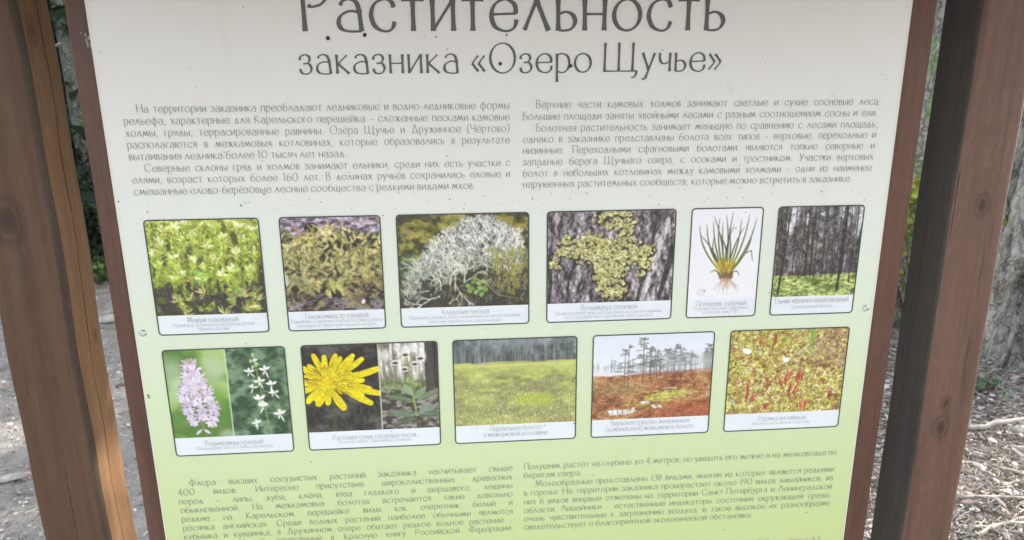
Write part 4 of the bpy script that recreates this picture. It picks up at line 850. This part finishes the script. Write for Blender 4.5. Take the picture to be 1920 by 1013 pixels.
lettering('paragraph', [(t, x0, x1, z, XH, md) for t, x0, x1, z, md in (
 ('На территории заказника преобладают ледниковые и водно-ледниковые формы', -528, -11, 1554.4, 'just'),
 ('рельефа, характерные для Карельского перешейка – сложенные песками камовые', -547, -11, 1538.2, 'just'),
 ('холмы, гряды, террасированные равнины. Озёра Щучье и Дружинное (Чёртово)', -547, -11, 1521.8, 'just'),
 ('располагаются в межкамовых котловинах, которые образовались в результате', -547, -11, 1505.6, 'just'),
 ('вытаивания ледника более 10 тысяч лет назад.', -547, -246, 1489.3, 'fit'),
 ('Северные склоны гряд и холмов занимают ельники, среди них есть участки с', -528, -11, 1472.4, 'just'),
 ('елями, возраст которых более 160 лет. В долинах ручьёв сохранились еловые и', -547, -11, 1456.3, 'just'),
 ('смешанные елово-берёзовые лесные сообщества с редкими видами мхов.', -547, -63, 1439.9, 'fit'))], INK2)
lettering('paragraph', [(t, x0, x1, z, XH, md) for t, x0, x1, z, md in (
 ('Верхние части камовых холмов занимают светлые и сухие сосновые леса:', 27.5, 544, 1554.7, 'just'),
 ('Большие площади заняты хвойными лесами с разным соотношением сосны и ели.', 8.5, 542, 1538.1, 'just'),
 ('Болотная растительность занимает меньшую по сравнению с лесами площадь,', 27.5, 544, 1521.5, 'just'),
 ('однако в заказнике представлены болота всех типов – верховые, переходные и', 8.5, 544, 1505.7, 'just'),
 ('низинные. Переходными сфагновыми болотами являются топкие северные и', 8.5, 544, 1489.5, 'just'),
 ('западные берега Щучьего озера, с осоками и тростником. Участки верховых', 8.5, 544, 1472.9, 'just'),
 ('болот в небольших котловинах между камовыми холмами – одни из наименее', 8.5, 543.5, 1456.1, 'just'),
 ('нарушенных растительных сообществ, которые можно встретить в заказнике.', 8.5, 513.4, 1439.9, 'fit'))], INK2)
lettering('paragraph', [(t, x0, x1, z, XH, md) for t, x0, x1, z, md in (
 ('Флора высших сосудистых растений заказника насчитывает свыше', -527, -11, 972.5, 'just'),
 ('400 видов. Интересно присутствие широколиственных древесных', -546, -11, 956.2, 'just'),
 ('пород – липы, дуба, клёна, вяза гладкого и шершавого, лещины', -546, -11, 939.9, 'just'),
 ('обыкновенной. На межкамовых болотах встречаются такие довольно', -546, -11, 924.1, 'just'),
 ('редкие на Карельском перешейке виды как очеретник белый и', -546, -11, 908, 'just'),
 ('росянка английская. Среди водных растений наиболее обычными являются', -546, -11, 891.5, 'just'),
 ('кубышка и кувшинка; в Дружинном озере обитает редкое водное растение –', -546, -11, 875.5, 'just'),
 ('полушник озёрный, занесённый в Красную книгу Российской Федерации.', -546, -11, 860, 'just'))], INK2)
lettering('paragraph', [(t, x0, x1, z, XH, md) for t, x0, x1, z, md in (
 ('Полушник растёт на глубине до 4 метров, но увидеть его можно и на мелководье по', 8.7, 543, 973, 'just'),
 ('берегам озера.', 8.7, 104.5, 957.2, 'fit'),
 ('Мохообразные представлены 138 видами, многие из которых являются редкими', 27.8, 542, 940.6, 'just'),
 ('в городе. На территории заказника произрастает около 190 видов лишайников, из', 8.7, 542, 924.2, 'just'),
 ('них 6 видов впервые отмечены на территории Санкт-Петербурга и Ленинградской', 8.7, 542, 907.6, 'just'),
 ('области. Лишайники – естественные индикаторы состояния окружающей среды,', 8.7, 542, 891.2, 'just'),
 ('очень чувствительные к загрязнению воздуха, и такое высокое их разнообразие', 8.7, 542, 875.3, 'just'),
 ('свидетельствует о благоприятной экологической обстановке.', 8.7, 405, 859.5, 'fit'))], INK2)
lettering('credit_line', [('Н.Е. Гимельбрант Д.Е.', 407, 538, 803.5, 7.0, 'fit')], INK2)

# printed photographs with captions
BORD = NT('border_ink', .4, .5); BORDM = BORD.base([.05, .068, .058])
CAP = NT('caption_paper', .34, .5); CAPM = CAP.base(CAP.ramp(CAP.noise(9, detail=5), [(.35, [v*.93 for v in lin((226, 236, 243))]), (.7, [v*.95 for v in lin((232, 240, 247))])]))
pp = NT('picture_print', .36, .5); PP = pp.base(pp.attr())
def rrect(x0, x1, z0, z1, R, n=6):
    return [(cx+R*math.cos(math.radians(a0+90*k/n)), cz+R*math.sin(math.radians(a0+90*k/n))) for cx, cz, a0 in ((x1-R, z1-R, 0), (x0+R, z1-R, 90), (x0+R, z0+R, 180), (x1-R, z0+R, 270)) for k in range(n+1)]
def card(x0, x1, z0, z1, zd, pic, caps, label):
    img = pic(); h, w, _ = img.shape; X0, X1, Z0, Z1 = x0, x1, zd, z1
    gx = np.linspace(X0, X1, w+1); gz_ = np.linspace(Z1, Z0, h+1)
    c4 = np.zeros((h+1, w+1, 3)); pad = np.pad(img, ((1, 1), (1, 1), (0, 0)), 'edge'); c4 = (pad[:-1, :-1]+pad[1:, :-1]+pad[:-1, 1:]+pad[1:, 1:])/4
    s = c4/255; l = np.where(s <= .04045, s/12.92, ((s+.055)/1.055)**2.4); l = np.clip(l*.95-.017, .008, 1)
    V = np.zeros(((h+1)*(w+1), 3)); GX, GZ = np.meshgrid(gx, gz_)
    V[:, 0] = GX.ravel()/1000; V[:, 2] = GZ.ravel()/1000; V[:, 1] = -.0004
    i = np.arange((h+1)*(w+1)).reshape(h+1, w+1)
    F = np.stack([i[:-1, :-1].ravel(), i[1:, :-1].ravel(), i[1:, 1:].ravel(), i[:-1, 1:].ravel()], 1)
    cx = (GX[:-1, :-1]+GX[1:, 1:]).ravel()/2; cz = (GZ[:-1, :-1]+GZ[1:, 1:]).ravel()/2; R = 5.5
    out = (np.abs(cx-(X0+X1)/2) > (X1-X0)/2-R) & (cz > Z1-R) & (np.hypot(np.abs(cx-(X0+X1)/2)-(X1-X0)/2+R, cz-Z1+R) > R-.2)
    o = mesh_obj('photo_print', V, F[~out], PP, STAND, cols=l.reshape(-1, 3)); tag(o, label)
    ol = rrect(x0, x1, z0, zd, 5.5); ol = [(a, b) for a, b in ol if b <= z0+5.6]
    cap = [(x1, zd)]+[(x0, zd)]+ol
    mesh_obj('caption_strip', [(a/1000, -.0004, b/1000) for a, b in cap], [tuple(range(len(cap)))], CAPM, o)
    outer = rrect(x0-.7, x1+.7, z0-.7, z1+.7, 6.2); inner = rrect(x0+1.2, x1-1.2, z0+1.2, z1-1.2, 4.3); n = len(outer)
    V2 = [(a/1000, -.0008, b/1000) for a, b in outer+inner]
    mesh_obj('border', V2, [(k, (k+1) % n, n+(k+1) % n, n+k) for k in range(n)], BORDM, o)
    buf = ([], [])
    for t, a, b, z, xh in caps: text_line(buf, t, a, b, z, xh, 'fit', -.0008, 3, .12 if xh > 5 else .1)
    mesh_obj('caption_lettering', buf[0], buf[1], INK3, o)
T1, B1, D1 = 1403.1, 1227.8, 1258.2; T2, B2, D2 = 1203.5, 1026.0, 1056.8
card(-540, -378.6, B1, T1, D1, art_moss, [('Мниум годовалый', -497, -422, 1246.3, 6.1), ('Редкий вид, встречается на берегах ручьёв', -519, -399.6, 1239.8, 4.0), ('Чёрный и Щучий.', -483.7, -436, 1233.2, 4.0)], 'photo of bright yellow green upright moss shoots')
card(-349.2, -203.5, B1, T1, D1, art_feather, [('Гилокомиастр теневой', -323, -229, 1246, 6.1), ('Редкий вид, в заказнике находится самая крупная', -345, -208, 1239.6, 4.0), ('популяция на территории города и области.', -337, -216.5, 1233, 4.0)], 'photo of olive feathery moss cushion')
card(-180, 17, B1, T1, D1, art_cladonia, [('Кладония лесная', -117, -45, 1246.4, 6.1), ('Обычный в сосновых лесах напочвенный кустистый лишайник.', -168, 5, 1239.7, 4.0), ('Вид очень чувствителен к вытаптыванию', -137.6, -26, 1232.9, 4.0)], 'photo of grey white branching lichen')
card(44.7, 242.2, B1, T1, D1, art_vulpicida, [('Вульпицида сосновая', 99, 187, 1246.4, 6.1), ('Обычный в разных типах леса заказника листоватый лишайник.', 56, 228.4, 1239.4, 4.0), ('Растет на древесине и коре многих пород деревьев.', 71.5, 213.7, 1233, 4.0)], 'photo of yellow lichen on grey bark')
card(266.8, 378.8, B1, T1, D1, art_quillwort, [('Полушник озёрный', 282.3, 362.7, 1246.6, 6.1), ('Споровое растение, занесённое', 277, 367, 1240.3, 4.0), ('в Красную книгу РФ.', 292.7, 350.3, 1234, 4.0)], 'drawing of a rooted quill leaved water plant on white')
card(403.2, 540, B1, T1, D1, art_spruce, [('Ельник чернично-зеленомошный', 410, 531.6, 1247, 6.4), ('Среднетаёжный тип леса', 436.7, 504.8, 1238.3, 4.0)], 'photo of dark spruce forest over green moss')
card(-540, -358.7, B2, T2, D2, art_orchids, [('Редкие виды орхидей', -494, -405, 1041.7, 6.1), ('Пальцекорник Фукса / Любка двулистная', -508, -391, 1034.9, 4.0)], 'double photo of lilac and white orchids')
card(-334.3, -126.2, B2, T2, D2, art_flower, [('Растения сухих сосновых лесов', -296, -165, 1041.8, 6.1), ('Козелец низкий / Зимолюбка зонтичная', -286.4, -174.3, 1035.4, 4.0)], 'double photo of a yellow flower and a nodding white flower')
card(-102.4, 93.3, B2, T2, D2, art_meadow, [('Переходное болото', -45.7, 37, 1045.7, 6.1), ('в межкамовой котловине', -56, 47.4, 1035.5, 6.1)], 'photo of an open green bog meadow before trees')
card(119, 315.5, B2, T2, D2, art_bog, [('Верховое грядово-мочажинное', 152, 283, 1046, 6.1), ('(комплексное) межкамовое болото', 143.8, 291, 1035.4, 6.1)], 'photo of a red brown bog with small pines and pools')
card(342, 539.5, B2, T2, D2, art_sundew, [('Росянка английская', 400, 481, 1042.7, 6.1), ('Болотное насекомоядное растение.', 390, 490, 1035.6, 4.0)], 'photo of red sundew leaves in yellow moss')

# screws
met = NT('screw_steel', .38, .5); met.b.inputs['Metallic'].default_value = 1.0; MET = met.base([.62, .63, .61])
def screw(x, z, rot):
    bm = bmesh.new(); prof = [(0, .0034), (.0014, .0033), (.003, .0028), (.0045, .0019), (.0053, .0008), (.0055, 0)]; n = 24; rings = []
    for r, h in prof[1:]: rings.append([bm.verts.new((x+r*math.cos(6.2832*k/n), -h, z+r*math.sin(6.2832*k/n))) for k in range(n)])
    top = bm.verts.new((x, -.0018, z))
    for k in range(n):
        ang = (k/n*4+rot) % 1; 
        if ang < .25: rings[0][k].co.y = -.0020; 
        bm.faces.new((top, rings[0][(k+1) % n], rings[0][k]))
        for a, b in zip(rings, rings[1:]): bm.faces.new((a[k], a[(k+1) % n], b[(k+1) % n], b[k]))
    bmesh.ops.recalc_face_normals(bm, faces=bm.faces)
    bm_obj('screw', bm, MET, STAND, True)
screw(-.5635, 1.232, .1); screw(.5631, 1.2345, .3)

# dirt: insect spots, resin drops, dust on the panel
dirt = NT('dark_dirt', .6, .4); DIRT = dirt.base([.028, .027, .025])
pale = NT('grey_dirt', .8, .3); PALE = pale.base([.2, .21, .18])
def spots(lst, mat, seed):
    r = random.Random(seed); V, F = [], []
    for x, z, R in lst:
        b = len(V); n = 9; el = r.uniform(.8, 1.25); a = r.uniform(0, 3.14)
        for k in range(n):
            t = 6.2832*k/n; q = R*r.uniform(.75, 1.15); px, pz = q*math.cos(t)*el, q*math.sin(t)/el
            V.append((x+px*math.cos(a)-pz*math.sin(a), -.001, z+px*math.sin(a)+pz*math.cos(a)))
        F.append(tuple(range(b, b+n)))
    return tag(mesh_obj('dirt_specks', V, F, mat, PANEL), kind='stuff')
def spot(x, z, R, seed):
    r = random.Random(seed); bm = bmesh.new(); bmesh.ops.create_icosphere(bm, subdivisions=2, radius=1)
    for v in bm.verts:
        k = 1+.18*math.sin(v.co.x*4+seed)*math.cos(v.co.z*5+seed); v.co = Vector((x+v.co.x*R*k, -.0006+v.co.y*R*.3, z+v.co.z*R*k))
    bm_obj('resin_spot', bm, DIRT, PANEL, True)
for i, (x, z, R) in enumerate(((-.2606, 1.6519, .0029), (-.2103, 1.6559, .0028), (-.0233, 1.6166, .0026), (.0773, 1.6131, .0025), (.0743, 1.6107, .0015), (-.0139, 1.6554, .0014), (-.5690, 1.131, .0015), (-.5683, 1.1275, .0013))): spot(x, z, R, i)
r = random.Random(8)
q = [(max(-.57, min(.57, r.uniform(-.57, .57))), r.uniform(.78, 1.72), .00042*math.exp(r.gauss(0, .45))) for i in range(650)]
q += [(max(-.57, min(.57, r.gauss(0, .3))), 1.42+r.gauss(0, .018), .0005*math.exp(r.gauss(0, .5))) for i in range(120)]
spots(q, PALE, 2)
# white flake on the left plank
bm = bmesh.new(); r = random.Random(4)
for i in range(26):
    a = r.gauss(0, .0028); b_ = r.gauss(0, .006); R = r.uniform(.0008, .003)
    vs_ = [bm.verts.new((-.5795+min(a, .003)-b_*.12+R*.6*math.cos(k*1.257)*r.uniform(.7, 1.1), .0040-.00004*i, 1.6500+b_+R*math.sin(k*1.257)*r.uniform(.7, 1.1))) for k in range(5)]
    bm.faces.new(vs_)
wf = NT('flaked_white', .8, .3); bm_obj('white_flake', bm, wf.base([.3, .28, .27]), pk)

# ---------------------------------------------------------------- trees
lf = NT('foliage', .65, .3); lf.b.inputs['Transmission Weight'].default_value = 0; LEAFM = lf.base(lf.attr())
def bark(name, dark, mid, pale, sc=1.0, lichen=None):
    m = NT(name, .9, .25)
    n1 = m.noise(9*sc, (1, 1, .3), 6); n2 = m.noise(60*sc, (1, 1, .7), 5, rough=.65)
    c = m.ramp(m.math('ADD', m.math('MULTIPLY', n1, .55), m.math('MULTIPLY', n2, .45)), [(.34, dark), (.5, mid), (.66, pale)])
    if lichen:
        vo = m.n('ShaderNodeTexVoronoi', feature='DISTANCE_TO_EDGE'); vo.inputs['Scale'].default_value = 13
        wv = m.n('ShaderNodeVectorMath', operation='MULTIPLY_ADD'); nz_ = m.n('ShaderNodeTexNoise'); nz_.inputs['Scale'].default_value = 9; m.l(m.co(), nz_.inputs['Vector'])
        m.l(nz_.outputs['Color'], wv.inputs[0]); wv.inputs[1].default_value = (.2, .2, .2); m.l(m.co((1, 1, .2)), wv.inputs[2]); m.l(wv.outputs[0], vo.inputs['Vector'])
        crack = m.ramp(vo.outputs['Distance'], [(.0, .5), (.07, 1)]); c = m.mix(c, crack, 1.0, 'MULTIPLY'); n1 = m.math('ADD', n1, m.ramp(vo.outputs['Distance'], [(0, 0), (.16, 1.2)]))
        c = m.mix(c, lichen, m.ramp(m.noise(16*sc, (1, 1, .8), 6, (5, 2, 8), .65), [(.5, 0), (.6, .85)]))
        c = m.mix(c, [.5, .52, .5], m.ramp(m.noise(38*sc, (1, 1, .8), 4, (1, 7, 3), .6), [(.6, 0), (.68, .8)]))
    m.bump(m.math('ADD', n1, n2), .014, .8)
    return m.base(c)
BK_PINE = bark('grey_fissured_bark', (.14, .13, .125), (.43, .42, .405), (.62, .62, .6), 1.0, (.53, .56, .51))
BK_ASPEN = bark('pale_grey_bark', (.09, .1, .09), (.2, .225, .205), (.3, .325, .3), .8, (.16, .2, .15))
BK_LIGHT = bark('light_grey_bark', (.22, .22, .2), (.45, .45, .44), (.6, .6, .59), .8, (.25, .38, .17))
BK_SPRUCE = bark('brown_bark', (.05, .042, .036), (.12, .1, .085), (.2, .175, .15), .8)
def trunk(name, x, y, R, H, mat, parent, flare=.6, fissure=.0, seed=1, nz=120, na=72, lean=(0, 0)):
    V, F = [], []; N = vnoise(nz, na, 3.2, 10, seed, 3); N[:, -6:] = N[:, -6:]*(1-np.linspace(0, 1, 6))+N[:, :1]*np.linspace(0, 1, 6)
    zs = [H*(i/(nz-1))**1.6-.12 for i in range(nz)]
    for i, z in enumerate(zs):
        fl = 1+flare*math.exp(-max(0, z)/.22); tp = 1-.8*(z/H if z > 0 else 0)
        for j in range(na):
            a = 6.2832*j/na; lobes = 1+.16*(fl-1)/max(flare, .01)*math.sin(a*5+seed)
            d = fissure*(max(-.16, min(.14, N[i, j]-.52)))*4
            rr = (R*tp)*fl*lobes+d*R
            V.append((x+lean[0]*z+rr*math.cos(a), y+lean[1]*z+rr*math.sin(a), gz(x, y)+z))
    for i in range(nz-1):
        for j in range(na): F.append((i*na+j, i*na+(j+1) % na, (i+1)*na+(j+1) % na, (i+1)*na+j))
    return mesh_obj(name, V, F, mat, parent, True)
def leaf_cloud(name, mat, parent, clumps, per, size, palette, seed, droop=.3, aspect=.5):
    """thousands of leaf-sized faces gathered in clumps through the crown"""
    r = random.Random(seed); V, F, cols = [], [], []
    for cx, cy, cz, R in clumps:
        tone = r.choice(palette); 
        for i in range(per):
            d = Vector((r.gauss(0, 1), r.gauss(0, 1), r.gauss(0, .75))).normalized()*R*r.random()**.45
            p = Vector((cx, cy, cz))+d; s = size*r.uniform(.6, 1.3); u = Vector((r.gauss(0, 1), r.gauss(0, 1), r.gauss(-droop, .6))).normalized(); v = u.cross(Vector((r.gauss(0, 1), r.gauss(0, 1), r.gauss(0, 1)))).normalized()*aspect
            b = len(V); V += [p, p+(u*.5+v*.5)*s, p+u*s, p+(u*.5-v*.5)*s]; F.append((b, b+1, b+2, b+3))
            c = [max(0, q*r.uniform(.75, 1.25)) for q in tone]; cols += [c]*4
    return mesh_obj(name, V, F, mat, parent, cols=cols)
def spruce_mesh(seed, H, R, low):
    r = random.Random(seed); V, F, cols = [], [], []
    z = low
    while z < H-.3:
        t = (z-low)/(H-low); L0 = R*(1-t)**.8+.25; nb = r.randint(4, 6); a0 = r.uniform(0, 6.28)
        for k in range(nb):
            a = a0+6.283*k/nb+r.uniform(-.4, .4); L = L0*r.uniform(.65, 1.1); dr = r.uniform(.25, .5)*(1-.6*t); ca, sa = math.cos(a), math.sin(a)
            tone = r.choice([(.018, .034, .018), (.028, .05, .024), (.04, .065, .03), (.022, .04, .025)])
            n = max(4, int(L/.14))
            for i in range(n):
                q = (i+r.random())/n; px, py, pz = ca*L*q, sa*L*q, z-dr*L*q*(1.3-.6*q)
                for sg in (-1, 1):
                    for m_ in range(2):
                        ln = (.18+.3*(1-q)*L*.35)*r.uniform(.6, 1.2); b = a+sg*r.uniform(.5, 1.3); w = r.uniform(.02, .045)
                        ex, ey, ez = px+math.cos(b)*ln, py+math.sin(b)*ln, pz-ln*r.uniform(.15, .75); b0 = len(V)
                        V += [(px, py, pz), ((px+ex)/2-math.sin(b)*w, (py+ey)/2+math.cos(b)*w, (pz+ez)/2+.01), (ex, ey, ez), ((px+ex)/2+math.sin(b)*w, (py+ey)/2-math.cos(b)*w, (pz+ez)/2-.02)]
                        F.append((b0, b0+1, b0+2, b0+3)); c = [v*r.uniform(.7, 1.35) for v in tone]; cols += [c]*4
        z += r.uniform(.2, .34)
    return V, F, cols
def spruce(seed, H, R, low, label, x, y, rz=0):
    e = empty('spruce_tree', (0, 0, 0), label, 'spruce tree', 'dark spruces behind the board')
    V, F, cols = spruce_mesh(seed, H, R, low); mesh_obj('crown', V, F, LEAFM, e, cols=cols)
    t = trunk('trunk', 0, 0, R*.075+.03, H, BK_SPRUCE, e, .4, .3, seed, 40, 14)
    e.location = (x, y, gz(x, y)-.02); e.rotation_euler.z = rz; return e
S1 = spruce(11, 11, 1.9, .35, 'dark spruce standing nearest behind the left post', -3.9, 6.1)
S2 = spruce(12, 14, 2.3, 1.6, 'dark tall spruce in the row behind the board', 1.4, 8.4, 1)
S3 = spruce(13, 7, 1.6, .2, 'dark low spruce in the row behind the board', -1.6, 8.2, 2)
r = random.Random(21)
for i, (x, y, k) in enumerate(((-5.6, 7.4, 0), (-7.2, 5.2, 1), (-2.8, 9.6, 1), (3.6, 8.6, 0), (5.4, 7.6, 1), (7.4, 6.4, 0), (9.4, 6.2, 1), (-8.6, 8.4, 0), (0, 11, 0), (5.0, 10.5, 0), (9.5, 9, 1), (-6, 11, 1), (10.5, 2.2, 0), (-9.5, 3.2, 0), (2.4, 11.8, 1), (7.2, 9.4, 2), (6.3, 5.4, 2), (4.6, 6.6, 2), (-4.6, 9.2, 2))):
    o = copy_tree((S1, S2, S3)[k]); o.location = (x, y, gz(x, y)-.02); o.rotation_euler.z = r.uniform(0, 6.28); s = r.uniform(.85, 1.2); o.scale = (s, s, s)
    o['label'] = 'dark spruce in the row behind the board'
S2['label'] = S3['label'] = 'dark spruce in the row behind the board'
# the old pine whose foot shows beside the right post
P = empty('pine_tree', (3.12, 2.62, 0), 'thick grey fissured pine trunk with lichen standing beside the right post', 'pine tree')
trunk('trunk', 3.12, 2.62, .27, 13, BK_PINE, P, .55, .55, 4, 220, 150, (.01, .0))
r = random.Random(31)
cl = [(3.12+math.cos(a)*q, 2.62+math.sin(a)*q, z, r.uniform(.45, .9)) for a, q, z in ((r.uniform(0, 6.28), r.uniform(.3, 2.6), r.uniform(4.3, 12.5)) for k in range(70))]
cl += [(3.05+r.gauss(0, .75), 1.95+r.gauss(0, .3), 3.86+1.3*(k/46)**.8+r.uniform(-.16, .1), r.uniform(.16, .4)) for k in range(46)]  # extra unseen foliage set in the sun's path to dapple the left post
leaf_cloud('crown', LEAFM, P, cl, 420, .1, [(.03, .055, .025), (.045, .075, .03), (.06, .09, .04)], 32, 0, .3)
bm = bmesh.new()
for cx, cy, cz, R in cl:
    V, F = branch_mesh(wiggle((3.12, 2.62, cz-.5), (cx, cy, cz), 5, .08, int(cz*100)), .035, .012, 5, 1); vs_ = [bm.verts.new(v) for v in V]
    for f in F:
        bm.faces.new([vs_[i] for i in f])
bm_obj('limbs', bm, BK_SPRUCE, P, True)
# pale trunk seen in the gap left of the board
A_ = empty('aspen_tree', (-3.24, 5.42, 0), 'slim pale grey aspen trunk seen between the left post and the board', 'aspen tree')
trunk('trunk', -3.24, 5.42, .08, 8, BK_ASPEN, A_, .3, .35, 9, 90, 28)
cl = [(-3.24+r.gauss(0, .7), 5.42+r.gauss(0, .7), r.uniform(4.2, 8), r.uniform(.3, .6)) for k in range(34)]
leaf_cloud('crown', LEAFM, A_, cl, 160, .06, [(.06, .1, .03), (.08, .13, .04)], 33, .3, .8)
V, F = branch_mesh(wiggle((-3.24, 5.38, 1.9), (-3.6, 5.3, 1.72), 5, .02, 5), .012, .006, 5, 2); mesh_obj('dead_branch', V, F, TW, A_)
# slim grey trunks and bushes with sunlight in their leaf colours, seen in the gap right of the board
for i, (x, y, R, lb) in enumerate(((2.80, 3.28, .1, 'slim light grey aspen trunk seen in the narrow gap right of the board'), (3.75, 4.9, .1, 'grey aspen trunk farther off behind the right post'))):
    e = empty('aspen_tree', (x, y, 0), lb, 'aspen tree'); trunk('trunk', x, y, R, 8, BK_LIGHT, e, .3, .35, 14+i, 90, 28)
    cl = [(x+r.gauss(0, .7), y+r.gauss(0, .7), r.uniform(4.2, 8), r.uniform(.3, .6)) for k in range(34)]
    leaf_cloud('crown', LEAFM, e, cl, 160, .06, [(.06, .1, .03), (.08, .13, .04)], 43+i, .3, .8)
def bush(x, y, h, w, label, pal, seed, name='bush', cat='bush', n=26, per=90, size=.05):
    e = empty(name, (x, y, gz(x, y)), label, cat); r = random.Random(seed)
    cl = [(x+r.gauss(0, w*.42), y+r.gauss(0, w*.42), gz(x, y)+h*r.uniform(.15, 1), w*r.uniform(.12, .28)) for k in range(n)]
    leaf_cloud('foliage', LEAFM, e, cl, per, size, pal, seed, .2, .7)
    bm = bmesh.new()
    for cx, cy, cz, R in cl[::2]:
        V, F = branch_mesh(wiggle((x, y, gz(x, y)), (cx, cy, cz), 4, .03, seed), .008*h+.002, .003, 5, 1); vs_ = [bm.verts.new(v) for v in V]
        for f in F: bm.faces.new([vs_[i] for i in f])
    bm_obj('stems', bm, BK_SPRUCE, e)
YG = [(.3, .36, .08), (.42, .44, .1), (.2, .28, .08)]  # leaf colours paled to stand in for sunlight
bush(2.72, 3.0, .95, .5, 'yellow green bush coloured as if sunlit in the narrow gap right of the board', YG, 51)
bush(3.3, 4.2, 1.9, 1.0, 'tall pale green bush farther back in the gap right of the board', [(.18, .27, .12), (.28, .36, .16)], 52)
bush(-2.98, 4.95, .2, .34, 'low light green bush at the forest edge in the left gap', [(.07, .12, .045), (.11, .17, .07)], 53)
bush(-3.15, 5.2, 1.05, .6, 'dark green bush in front of the pale trunk left of the board', [(.025, .05, .028), (.035, .07, .035), (.02, .035, .022)], 54, n=44, per=140)
bush(2.63, 2.17, .08, .12, 'small green seedling at the foot of the thick pine', [(.17, .26, .16), (.24, .34, .22), (.3, .38, .28)], 55, 'seedling', 'seedling', 11, 26, .02)
bush(2.05, 1.75, .08, .12, 'tiny green seedling half hidden behind the right post', [(.1, .2, .1), (.15, .26, .15)], 56, 'seedling', 'seedling', 10, 30, .02)
bush(3.05, 1.72, .08, .14, 'tuft of yellow green moss beside the thick branch', [(.18, .2, .04), (.26, .26, .05)], 57, 'moss_tuft', 'moss', 14, 50, .018)
